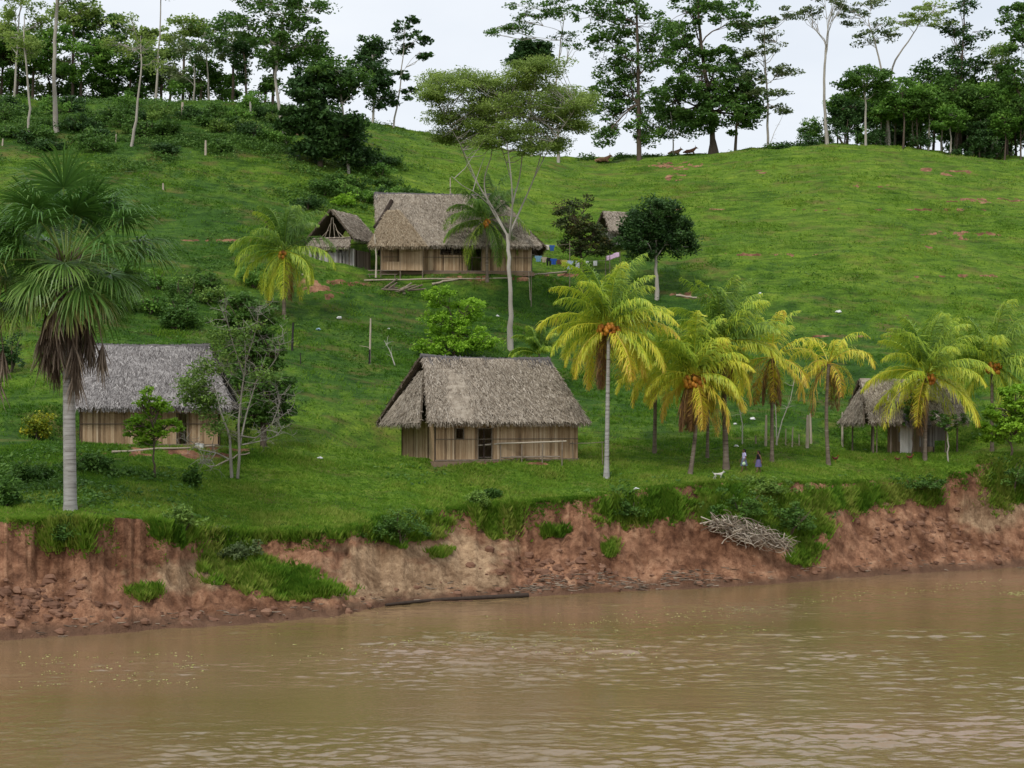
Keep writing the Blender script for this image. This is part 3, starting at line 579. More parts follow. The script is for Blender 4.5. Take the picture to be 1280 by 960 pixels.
for i, (c, d, sc) in enumerate([(1048,246,.7),(1012,250,.55),(1070,252,.85),(1095,247,.95),(1112,256,1.05),(1143,246,1.0),(1150,254,1.15),(1176,243,.95),(1180,256,1.1),(1207,244,.9),(1225,252,1.1),(1230,242,.85),(1258,244,1.0),(1262,254,1.2),(1276,241,.9),(1290,248,1.1),(1310,246,1.1),(1135,262,1.1),(1200,262,1.15),(1245,262,1.2),(1340,246,1.1),(1375,250,1.2),(1420,248,1.1),(1030,256,.5),(1092,262,.9),(1120,250,1.2),(1165,250,1.25),(1192,248,1.2),(1215,250,1.3),(1240,250,1.3),(1272,250,1.35),(1100,243,.85),(1148,241,.8),(1188,240,.75),(1225,240,.8),(1060,249,.85),(1255,240,.75)]):
    o = copy_tree(protos[i % 6]); o.location = at(c, d); o.rotation_euler.z = rnd.uniform(0, 6.28); o.scale = (sc*rnd.uniform(.85,1.1),)*2+(sc*rnd.uniform(.9,1.1),)
# off-frame copies so the left ridge does not stop at the picture edge
for i, (c, d, sc) in enumerate([(-30,232,1.2),(-70,228,1.3),(-110,236,1.2),(-25,242,1.3)]):
    o = copy_tree(protos[i]); o.location = at(c, d); o['label'] = 'tree just beyond the left edge of the picture on the ridge'; o['group'] = 'trees beyond the left edge'; o.rotation_euler.z = i; o.scale = (sc,)*3
# undergrowth shrubs on the ridge line
def shrub(name, label, col, row, rx, ry, leaf='leaf_mid', ls=.25, per=30, group=None, seed=1, n=None, lo=None, depth=None, rc=.45, flat=.7, sunk=.35, stems=3):
    """low bush: several stems from one root and a leafy mound; rx, ry in photo pixels, row = bottom of the bush"""
    global rng
    rng = np.random.default_rng(seed)
    B = at(col, depth) if depth else hit(col, row, lo); s = B.y/F; rx *= s; ry *= s
    root = thing(name, label, 'bush', B, 0, group); W = Geo(); Lf = Geo(); n = n or int(14+rx*ry*9)
    z0 = np.array((0,0,-.15)); b = np.array(tuple(B))
    for k in range(stems+2):
        t = b+np.array((rng.uniform(-.6,.6)*rx, rng.uniform(-.5,.5)*rx, ry*rng.uniform(.8,1.4))); W.tube(bend(b+z0, t, 5, .08), np.linspace(.05,.012,5)*(1+ry*.4), 5, .5, False)
    d = unit(rng.normal(size=(n,3))); d[:,2] = np.abs(d[:,2])-.12; q = rng.random(n)**.45*(1+.22*rng.normal(size=n))
    cc = b+np.stack([d[:,0]*rx*q, d[:,1]*rx*.75*q, ry*.55+d[:,2]*ry*1.15*q-ry*.2*(1-sunk)], -1); cc[:,2] = np.maximum(cc[:,2], H(cc[:,0], cc[:,1])+.1)
    for c in cc:
        m = int(per*1.7*rng.uniform(.6,1.4)); e = unit(rng.normal(size=(m,3)))*(rng.random(m)**.5)[:,None]*rc*rng.uniform(.7,1.4)*np.array((1,1,flat))
        leafquads(Lf, c+e, ls, .5*rng.random()+.4*rng.random(m), up=.5)
    W.build('stem', M['bark_brown'], root, True, B); Lf.build('foliage', M[leaf], root, False, B)
    return root
RS = 'shrubs on the ridge line'
for i, (c, r, rx, ry, lf) in enumerate([(985,178,16,8,'leaf_dark'),(1008,176,18,14,'leaf_dark'),(965,180,12,6,'leaf_mid'),(845,194,14,6,'leaf_mid'),(815,194,12,5,'leaf_mid'),(735,198,14,6,'leaf_mid'),(1055,178,22,26,'leaf_dark'),(1095,182,16,14,'leaf_dark'),(325,133,14,8,'leaf_mid'),(345,135,12,8,'leaf_mid'),(1150,186,20,12,'leaf_dark'),(1195,190,20,12,'leaf_dark'),(1240,195,20,14,'leaf_dark'),(780,197,12,6,'leaf_mid')]):
    shrub('ridge_shrub', 'low shrub growing along the skyline of the ridge under the trees', c, r, rx, ry, lf, .36, 26, RS, 120+i, rc=.8, n=24, depth=241)
LS = 'bushes on the upper left slope'
for i, (c, r, rx, ry, lf) in enumerate([(20,172,26,10,'leaf_mid'),(60,188,24,9,'leaf_dark'),(105,165,26,14,'leaf_dark'),(120,188,26,9,'leaf_mid'),(150,150,22,12,'leaf_mid'),(210,170,26,12,'leaf_mid'),(240,150,20,10,'leaf_dark'),(275,190,18,9,'leaf_mid'),(300,160,22,8,'leaf_mid'),(85,140,24,14,'leaf_dark'),(10,140,20,12,'leaf_dark'),(205,190,18,6,'leaf_dark'),(330,150,18,9,'leaf_dark'),(455,215,20,18,'leaf_dark'),(470,205,12,10,'leaf_mid')]):
    shrub('slope_bush', 'rounded green bush in the thicket below the left ridge', c, r, rx, ry, lf, .36, 26, LS, 140+i, rc=.7, n=34)
rq = random.Random(12)
for i in range(34):
    c = rq.uniform(-10, 350); r = rq.uniform(134, 178)+(8 if c < 120 else 0)
    shrub('slope_bush', 'rounded green bush in the thicket below the left ridge', c, r, rq.uniform(12,28), rq.uniform(7,16), rq.choice(['leaf_mid','leaf_mid','leaf_wood','leaf_dark','leaf_light']), .34, 24, LS, 1400+i, rc=.7, n=26)
for i in range(13):
    c = rq.uniform(120, 330); r = rq.uniform(360, 425)
    shrub('slope_bush', 'leafy bush in the thicket between the fan palm crown and the small coconut palm', c, r, rq.uniform(16,30), rq.uniform(12,22), rq.choice(['leaf_mid','leaf_wood','leaf_light','leaf_mid']), .28, 26, 'bushes above the left house', 1500+i, rc=.5, n=30)
for i in range(9):
    c = rq.uniform(375, 500); r = rq.uniform(205, 262)
    shrub('slope_bush', 'green bush on the slope directly behind the upper house', c, r, rq.uniform(14,24), rq.uniform(7,13), rq.choice(['leaf_mid','leaf_wood','leaf_dark']), .32, 24, 'bushes behind the upper house', 1600+i, rc=.6, n=26)
for i, (c, r, rx, ry, lf) in enumerate([(405,245,26,14,'leaf_mid'),(440,240,22,14,'leaf_mid'),(385,262,20,10,'leaf_dark'),(430,258,18,9,'leaf_lime'),(515,240,20,7,'leaf_mid'),(540,232,16,7,'leaf_dark'),(480,235,18,8,'leaf_mid')]):
    shrub('slope_bush', 'green bush on the slope directly behind the upper house', c, r, rx, ry, lf, .32, 26, 'bushes behind the upper house', 160+i, rc=.6, n=30, depth=190 if c>500 else None)

# --- trees and bushes around the houses
tree('round_tree', 'dense dark round crowned tree with pale trunk right of the upper house', [(821,374,.22),(821,350,.2),(820,330,.16),(820,300,.1)], [(820,288,44,34,130),(800,298,32,26,50),(848,296,26,26,40),(820,268,32,20,40)], 'leaf_dark', 'bark_pale', ls=.3, per=50, rc=.8, flat=.9, seed=81, shell=.3)
tree('rust_tree', 'olive and rust tinted thin tree beside the drying clothes', [(728,345,.12),(727,315,.1),(722,280,.06)], [(718,275,26,18,30),(705,262,14,12,10),(730,250,20,9,8),(738,300,24,20,40),(716,308,18,14,20),(752,306,18,14,22),(726,285,20,14,20)], 'leaf_rust', 'bark_brown', ls=.26, per=28, rc=.7, seed=82)
tree('lime_tree', 'bright lime green bushy tree behind the middle house', [(568,446,.14),(566,420,.12),(563,390,.07)], [(550,372,20,13,18),(585,385,24,14,22),(548,405,24,16,24),(578,415,34,18,34),(600,425,24,14,18),(538,430,18,12,14),(568,435,30,10,18)], 'leaf_lime', 'bark_brown', ls=.28, per=34, rc=.75, seed=83)
tree('small_tree', 'small leafy tree with thin trunk in front of the left house', [(193,596,.07),(194,575,.06),(193,552,.05),(192,525,.03)], [(190,545,20,15,22),(175,528,16,12,14),(198,512,18,12,14),(210,535,18,14,14),(190,492,16,10,8),(178,508,12,8,6),(166,540,10,8,5)], 'leaf_lime', 'bark_brown', ls=.22, per=24, rc=.4, seed=84)
tree('leafy_tree', 'dark leafy tree growing behind the bare branched tree by the left house', [(330,560,.2),(328,520,.16),(320,460,.1)], [(325,400,26,22,30),(300,385,28,16,22),(335,440,24,28,34),(340,490,28,26,40),(322,520,26,22,26),(285,405,22,18,18),(350,520,18,16,12),(305,440,24,24,24)], 'leaf_mid', 'bark_brown', ls=.27, per=38, rc=.65, seed=85)
def gnarly():
    global rng
    rng = np.random.default_rng(9); B = hit(290, 598); y = B.y; b = np.array(tuple(B))
    root = thing('gnarled_tree', 'gnarled half bare tree with pale twisting branches beside the left house', 'tree', B)
    W = Geo(); Lf = Geo()
    def path(pts, r0, r1):
        P = np.array([pxpt(c, r, y) for c, r in pts]); P[1:,1] += np.cumsum(rng.normal(0,.3,len(P)-1)); t = np.linspace(0,len(P)-1,4*len(P))
        Q = np.stack([np.interp(t, np.arange(len(P)), P[:,i]) for i in range(3)],-1); Q[1:-1] = (Q[:-2]+2*Q[1:-1]+Q[2:])/4; W.tube(Q, np.linspace(r0*.75,r1*.5,len(Q)), 7, rng.uniform(.35,.8)); return Q
    br = [path([(290,600),(289,570),(288,545),(278,515),(272,490)], .17, .07), path([(297,598),(300,570),(298,530),(302,490),(308,450),(305,400)], .15, .04), path([(299,560),(306,520),(318,480),(330,440)], .1, .03),
          path([(302,545),(320,548),(340,530),(362,512)], .08, .02), path([(303,556),(322,552),(345,545),(355,530)], .06, .02), path([(290,576),(268,566),(245,562),(225,548)], .08, .02),
          path([(305,470),(292,430),(284,400),(282,375)], .06, .02), path([(308,450),(322,410),(325,385)], .06, .02), path([(300,500),(280,470),(268,440)], .05, .02), path([(318,480),(345,450),(352,420)], .05, .015), path([(340,530),(350,505),(345,480)], .04,.015), path([(270,566),(262,578),(250,580)],.05,.02)]
    for Q in br[1:]:
        for k in range(15):
            i = rng.integers(len(Q)//3, len(Q)); d = unit(rng.normal(size=3)+np.array((0,0,.5)))*rng.uniform(.6,1.8)
            q = bend(Q[i], Q[i]+d, 4, .15); W.tube(q, np.linspace(.02,.007,4), 4, rng.uniform(.5,.9), False)
            for z in range(3): W.tube(bend(q[2], q[2]+unit(rng.normal(size=3))*.6, 3, .1), np.linspace(.011,.005,3), 3, .7, False)
    for (c, r, rx, ry, n) in [(245,480,22,16,22),(262,505,20,18,20),(235,500,16,10,8),(258,460,22,10,12),(272,535,14,12,9),(290,440,24,18,9),(310,420,24,22,9),(268,420,16,12,8),(330,470,16,14,6)]:
        C = pxpt(c, r, y); s = y/F
        for k in range(n):
            cc = C+unit(rng.normal(size=3))*rng.random()**.4*np.array((rx,rx,ry))*s; m = 60
            Q = br[rng.integers(0,len(br))]; e = Q[np.argmin(np.linalg.norm(Q-cc,axis=1))]
            if np.linalg.norm(e-cc) < 2.5: W.tube(bend(e, cc, 4, .1), np.linspace(.03,.01,4), 4, .4, False)
            leafquads(Lf, cc+rng.normal(size=(m,3))*np.array((.3,.3,.2)), .22, .3*rng.random()+.4*rng.random(m), .5)
    W.build('trunk', M['bark_grey'], root, True, B); Lf.build('crown', M['leaf_light'], root, False, B)
gnarly()
BL = [('yellow flowered shrub behind the tall fan palm trunk', 47,550,15,24,'leaf_yellow',None),
 ('broad green bush directly behind the left end of the left house roof',140,432,30,20,'leaf_mid',128),('lush bush rising above the middle of the left house roof',200,428,34,26,'leaf_mid',128),('pale leaved bush above the right part of the left house roof',245,426,32,30,'leaf_light',127),
 ('tall dark bush right of the left house roof behind the bare branched tree',300,440,30,32,'leaf_mid',126),('dark round bush at the left picture edge behind the fan palm',12,470,26,34,'leaf_dark',128),('bush at the left picture edge near the bank',8,632,14,20,'leaf_mid',None),
 ('low green bush beside the foot of the fan palm',110,588,24,13,'leaf_mid',None),('small weedy bush left of the fan palm trunk',40,600,26,14,'leaf_mid',None),('thin upright weed between left house and middle house',240,608,6,14,'leaf_mid',None),
 ('spreading green bush between fan palm crown and left house roof',225,385,34,24,'leaf_mid',None),('low bush on slope left of the small coconut palm',255,360,26,14,'leaf_mid',None)]
for i, (lb, c, r, rx, ry, lf, dp) in enumerate(BL):
    shrub('bush', lb, c, r, rx, ry, lf, .24, 30, None, 180+i, rc=.45, depth=dp, n=40)
BK = [('dark glossy bush overhanging the clay bank below the middle house',502,682,42,32,'leaf_mid',95),('leafy bush clinging to the bank below the tall yellow palm',785,655,24,20,'leaf_mid',None),('large hanging bush on the bank above the driftwood pile',925,650,46,24,'leaf_mid',None),
 ('grey green bush drooping down the bank right of the driftwood pile',985,672,42,30,'leaf_mid',None),('dark bush on the bank edge at the right picture border',1268,620,34,30,'leaf_mid',None),('small clump of weeds on the bank lip above the clay scarp',598,634,10,12,'leaf_light',None),
 ('small leafy weed on the lip above the pale sand slide',615,622,8,6,'leaf_mid',None),('leafy weed hanging over the bank near the fan palm',80,690,14,26,'leaf_mid',None),('flowering weed tuft beside the grassy slide on the bank',228,668,22,20,'leaf_light',None),
 ('small bush on the bank top before the two women',960,622,46,14,'leaf_light',None),('low bush on the bank edge left of the red scarp',1150,612,34,8,'leaf_mid',None),('brown green scrub at the head of the grassy slide',300,700,36,14,'leaf_olive',None)]
for i, (lb, c, r, rx, ry, lf, dp) in enumerate(BK):
    lo = float(itp(DW, c))+.8
    shrub('bank_bush', lb, c, r, rx, ry, lf, .2, 32, None, 200+i, rc=.38, lo=lo, n=46)
tree('citrus_tree', 'light green broad leaved tree at the right edge before the open hut', [(1262,585,.1),(1264,560,.08),(1262,540,.06)], [(1250,515,24,14,26),(1272,495,26,16,30),(1240,540,22,12,18),(1268,540,26,18,30),(1285,520,26,24,30),(1225,532,12,7,6)], 'leaf_lime', 'bark_brown', ls=.26, per=30, rc=.5, seed=86)
tree('small_tree', 'small thin tree with sparse crown standing before the open hut', [(1185,578,.06),(1185,550,.05),(1184,530,.04)], [(1185,532,14,8,9),(1172,522,14,8,8),(1198,525,12,8,6)], 'leaf_mid', 'bark_pale', ls=.2, per=22, rc=.35, seed=87)
tree('small_tree', 'dark leaved young tree hiding the thatch beside the white board panel', [(1140,571,.05),(1140,548,.04),(1139,525,.03)], [(1140,512,14,14,14),(1135,528,12,8,6),(1146,498,10,8,5)], 'leaf_mid', 'bark_brown', ls=.2, per=24, rc=.35, seed=88)

# ------------------------------------------------------------------ palms
CP = 'coconut palms'
def frond_mesh(G, base, az, el, Lf, v0, droop=1.0, npair=74, lw=.27, thin=1.0):
    """one pinnate frond: arching rachis with two rows of hanging leaflets"""
    n = 22; step = Lf/n; p = np.array(base, float); P = [p.copy()]; e = el; a = az; tw = rng.normal(0,.012)
    for k in range(n):
        p = p+step*np.array((cos(e)*cos(a), cos(e)*sin(a), sin(e))); P.append(p.copy())
        e -= droop*(.016+.100*(k/n)**1.35)*(.75+.65*cos(e)); e = max(e, -1.5); a += tw
    P = np.array(P); T = unit(np.gradient(P, axis=0))
    side = unit(np.cross(T, np.array((0,0,1.)))+np.array((-sin(az), cos(az), 0))*.05*-1)
    side[np.isnan(side)] = 0
    R = np.linspace(.045, .008, n+1); G.tube(P, R, 4, np.clip(v0+.15,0,1), False)
    t = np.linspace(.12, 1, npair); idx = t*n; k = np.arange(n+1)
    B = np.stack([np.interp(idx, k, P[:,i]) for i in range(3)], -1); TT = unit(np.stack([np.interp(idx, k, T[:,i]) for i in range(3)], -1)); SS = unit(np.stack([np.interp(idx, k, side[:,i]) for i in range(3)], -1))
    ll = Lf*lw*np.sin(np.clip(t*.82+.14, 0, 1)*pi)**.7
    down = np.array((0,0,-1.))
    for sg in (-1, 1):
        for rep in range(1):
            j = rng.normal(0,.17,(npair,3)); keep = rng.random(npair) < thin
            d1 = unit(TT*.55+SS*sg*.85+down*(.12+.2*rng.random((npair,1)))+j); d2 = unit(d1*.55+down*(.70*droop+.15)+j*.8+TT*.15)
            w = np.cross(d1, down); w = unit(w)*.5+unit(TT)*.5; w = unit(w)*.036
            l = (ll*rng.uniform(.70,1.18,npair))[:,None]
            m = B+d1*l*.45; q = m+d2*l*.55
            vv = np.clip(v0+rng.normal(0,.06,npair)+.14*t*t-.04, 0, 1)
            G.quads(np.stack([B-w*.7, B+w*.7, m+w, m-w], 1)[keep], vv[keep]); G.quads(np.stack([m-w, m+w, q+w*.25, q-w*.25], 1)[keep], np.clip(vv+.05,0,1)[keep])
def coco(label, base, cr, R, seed, v=(.30,.62), n=26, trunk_r=.16, nuts=0, dead=0, droop=1.0, pale=False, thin=1.0, depth=None, elr=(82,-48), col_nut=.6, bend_px=0):
    global rng
    rng = np.random.default_rng(seed)
    B = at(base[0], depth) if depth else hit(*base); y = B.y; s = y/F
    root = thing('coconut_palm', label, 'palm tree', B, 0, CP)
    C = pxpt(cr[0], cr[1], y); b = np.array(tuple(B))
    t = np.linspace(0,1,14)[:,None]; P = (b-np.array((0,0,.3)))*(1-t)+C*t+np.array((bend_px*s,0,0))*np.sin(t*pi)
    r = np.linspace(trunk_r*1.1, trunk_r*.72, 14); r[0] *= 1.5; r[1] *= 1.15
    W = Geo(); W.tube(P, r, 10, .55 if pale else .42)
    for k in range(36):
        q = k/36; c = (b)*(1-q)+C*q+np.array((bend_px*s,0,0))*sin(q*pi); rad = trunk_r*(1.1-.36*q)*1.05
        W.tube([c, c+np.array((0,0,.04))], [rad,rad*1.02], 10, .2+.5*rng.random(), False)
    W.build('trunk', M['palm_trunk_pale' if pale else 'palm_trunk'], root, True, B)
    Rm = R*s; top = C+np.array((0,0,.15))
    for k in range(n):
        q = (k+.5)/n; el = radians(elr[0]+(elr[1]-elr[0])*q**1.15+rng.normal(0,6)); az = k*2.39996+rng.normal(0,.15)
        g = Geo(); age = q
        if nuts and abs((az+pi/2+pi) % (2*pi)-pi) < .62 and radians(-35) < el < radians(38): az += 1.3*(1 if rng.random() < .5 else -1)
        frond_mesh(g, top+np.array((cos(az)*.12, sin(az)*.12, .1-.3*q)), az, el, Rm*rng.uniform(.92,1.18)*(1-.08*q), v[0]+(v[1]-v[0])*age**1.2+rng.normal(0,.05), droop*rng.uniform(.85,1.15), thin=thin)
        g.build('frond', M['frond'], root, False, B)
    for k in range(dead):
        az = rng.random()*2*pi; g = Geo()
        frond_mesh(g, top+np.array((cos(az)*.15, sin(az)*.15, -.3)), az, radians(-62+rng.normal(0,6)), Rm*.85, .97, 1.3, thin=.8)
        fo = g.build('dead_frond', M['frond'], root, False, B)
    # flower stalks and nuts
    for cl in range(max(1, nuts)) if nuts else []:
        az = -pi/2+(cl-(nuts-1)/2)*.9+rng.normal(0,.2); g = Geo(); c0 = top+np.array((cos(az)*.62, sin(az)*.62, -.35-.3*rng.random()))
        g.tube([top, c0+np.array((0,0,.3)), c0], [.05,.03,.02], 5, .3)
        for k in range(13):
            d = unit(rng.normal(size=3))*np.array((.30,.26,.34)); th = np.linspace(0,pi,6); ph = np.arange(8)*2*pi/8
            V = np.array([(sin(a)*cos(p_)*.155, sin(a)*sin(p_)*.155, cos(a)*.19) for a in th for p_ in ph])+c0+d
            q = [(i*8+j, (i+1)*8+j, (i+1)*8+(j+1)%8, i*8+(j+1)%8) for i in range(5) for j in range(8)]
            g.add(V, q, col_nut+rng.uniform(-.35,.35))
        g.build('coconut_cluster', M['nut'], root, True, B)
    return root
coco('small coconut palm with one orange nut cluster on the slope left of the upper house', (355,398), (355,315), 70, 301, (.16,.56), 26, .17, 1, 1, droop=1.1, elr=(85,-60))
coco('dark green coconut palm standing before the upper house roof', (609,350), (608,275), 64, 302, (.12,.30), 24, .15, 1)
coco('tallest yellow green coconut palm with pale trunk right of the middle house', (758,597), (761,408), 89, 303, (.33,.66), 38, .17, 3, 2, pale=True, droop=.9, elr=(86,-50))
coco('partly hidden coconut palm with golden hanging fronds behind the tallest palm', (818,566), (820,452), 66, 304, (.28,.62), 24, .15, 0, 1)
coco('coconut palm with brown dead fronds and nuts hanging round its leaning trunk', (862,592), (867,470), 79, 305, (.36,.70), 32, .15, 3, 9, bend_px=5, elr=(86,-46), droop=.95)
coco('tall green crowned coconut palm with stout pale trunk just left of the two women', (908,587), (903,428), 84, 306, (.22,.62), 36, .21, 1, 4, pale=False, droop=.85, elr=(86,-46))
coco('ragged yellow coconut palm with few upright fronds behind the two women', (965,578), (965,448), 66, 307, (.44,.84), 17, .14, 0, 5, thin=.6, droop=1.0, elr=(84,-60))
coco('thin crowned orange tipped coconut palm beside the red hen', (1036,581), (1036,455), 66, 308, (.46,.86), 13, .15, 0, 2, thin=.55, droop=1.45, elr=(70,-45), bend_px=-3)
coco('broad yellow green coconut palm in front of the open hut', (1156,574), (1158,468), 86, 309, (.30,.62), 30, .15, 1, 2, droop=.9, elr=(86,-42))
coco('green coconut palm with big orange nut cluster at the right above the open hut', (1240,566), (1240,455), 86, 310, (.28,.54), 32, .15, 2, 0)
coco('slim dark trunked coconut palm in the middle of the palm group', (884,572), (886,470), 56, 311, (.30,.66), 18, .12, 0, 3)
coco('young stemless coconut palm behind the ridge of the middle house', (674,446), (674,442), 40, 312, (.22,.36), 13, .1, 0, 0, elr=(85,25), depth=141)

def fan_leaf(G, base, az, el, pet, R, v0, spread=2.5, droop=1.0, nseg=44, dead=False):
    e = el; p = np.array(base, float); P = [p.copy()]
    for k in range(8):
        p = p+pet/8*np.array((cos(e)*cos(az), cos(e)*sin(az), sin(e))); P.append(p.copy()); e -= .035*droop*(1+cos(e))
    G.tube(P, np.linspace(.07,.035,9), 5, v0 if dead else .72, False)
    T = np.array((cos(e)*cos(az), cos(e)*sin(az), sin(e))); Sd = np.array((-sin(az), cos(az), 0)); Up = np.cross(T, Sd)
    ph = np.linspace(-spread, spread, nseg)+rng.normal(0,.03,nseg)
    d = T*np.cos(ph)[:,None]+Sd*np.sin(ph)[:,None]+Up*(.16*rng.normal(size=nseg))[:,None]; d = unit(d)
    w = unit(np.cross(d, Up))*.055
    l = (R*(1-.12*np.abs(ph)/spread)*rng.uniform(.85,1.08,nseg))[:,None]; dn = np.array((0,0,-1.))
    a = np.tile(p, (nseg,1)); m1 = a+d*l*.45; d2 = unit(d+dn*.35*droop); m2 = m1+d2*l*.3; d3 = unit(d+dn*1.2*droop); q = m2+d3*l*.27
    vv = np.clip(v0+rng.normal(0,.07,nseg), 0, 1)
    G.quads(np.stack([a-w*.3,a+w*.3,m1+w,m1-w],1), vv); G.quads(np.stack([m1-w,m1+w,m2+w*.7,m2-w*.7],1), np.clip(vv+.06,0,1)); G.quads(np.stack([m2-w*.7,m2+w*.7,q+w*.1,q-w*.1],1), np.clip(vv+.14,0,1))
def fanpalm(label, base, cr, seed, R=1.0, depth=None, n=34, group=None):
    global rng
    rng = np.random.default_rng(seed)
    B = at(base[0], depth) if depth else hit(*base); y = B.y; s = y/F; b = np.array(tuple(B)); C = pxpt(cr[0], cr[1], y)
    root = thing('fan_palm', label, 'palm tree', B, 0, group)
    W = Geo(); t = np.linspace(0,1,20)[:,None]; W.tube((b-np.array((0,0,.3)))*(1-t)+C*t, np.concatenate([[.46],np.linspace(.37,.28,19)]), 14, .5)
    for k in range(60):
        q = (k+.5)/60; c = b*(1-q)+C*q; W.tube([c, c+np.array((0,0,.05))], [.372-.085*q]*2, 14, .25+.2*rng.random(), False)
    W.build('trunk', M['palm_trunk_pale'], root, True, B)
    g = Geo()                                   # old leaf bases under the crown
    for k in range(46):
        az = k*2.4; h = -rng.random()*2.6; p0 = C+np.array((cos(az)*.32, sin(az)*.32, h)); g.tube([p0, p0+np.array((cos(az)*.22, sin(az)*.22, .5)), p0+np.array((cos(az)*.5, sin(az)*.5, 1.2))], [.10,.07,.04], 5, rng.random()*.6)
    g.build('leaf_bases', M['straw'], root, False, B)
    for k in range(n):
        q = (k+.5)/n; el = radians(88-108*q**1.05+rng.normal(0,5)); az = k*2.39996; g = Geo()
        fan_leaf(g, C+np.array((cos(az)*.2, sin(az)*.2, .2)), az, el, R*rng.uniform(2.3,4.6), R*rng.uniform(2.4,3.1), .15+.42*q**2+rng.normal(0,.08), 2.2, .6+.6*q, 66)
        g.build('fan_leaf', M['fan'], root, False, B)
    for k in range(4):                          # yellowing lower leaves
        az = (-.2, 3.6, -1.3, .35)[k]; g = Geo(); fan_leaf(g, C+np.array((0,0,-.3)), az, radians(-14-8*k), 2.4, 2.2, .68, 1.7, 1.4); g.build('fan_leaf', M['fan'], root, False, B)
    for k in range(24):   # dead leaves hanging against the trunk
        az = k*2.39996+rng.normal(0,.3); g = Geo(); hh = rng.uniform(-2.6,-.6); p0 = C+np.array((cos(az)*.3, sin(az)*.3, hh)); o1 = rng.uniform(.35,1.15) if k > 2 else 1.7
        dr = rng.uniform(.9,3.2); tip = p0+np.array((cos(az)*o1, sin(az)*o1, -dr)); mid = p0+np.array((cos(az)*o1*.85, sin(az)*o1*.85, -.3*dr)); g.tube([p0, mid, tip], [.06,.045,.035], 5, rng.uniform(.3,.8), False)
        n_ = 60; d = unit(np.stack([rng.normal(0,.15,n_)+rng.normal(0,.06), rng.normal(0,.15,n_), -np.ones(n_)],-1)); l = rng.uniform(.9,2.4,n_)[:,None]; w = unit(np.cross(d, rng.normal(size=(n_,3))))*.045
        a = np.tile(tip,(n_,1))+d*rng.uniform(0,.3,(n_,1)); m_ = a+d*l*.5; e_ = m_+(d+rng.normal(0,.10,(n_,3)))*l*.5; v_ = np.clip(rng.normal(.5+rng.normal(0,.15),.25,n_),0,1)
        g.quads(np.stack([a-w*.3,a+w*.3,m_+w,m_-w],1), v_); g.quads(np.stack([m_-w,m_+w,e_+w*.2,e_-w*.2],1), v_)
        g.build('dead_leaf', M['straw'], root, False, B)
    return root
fanpalm('tall grey trunked fan palm with brown hanging dead leaves on the left bank', (88,638), (84,335), 401)
fanpalm('fan palm cut off by the left edge of the picture', (-32,632), (-38,345), 402, .8, n=16)

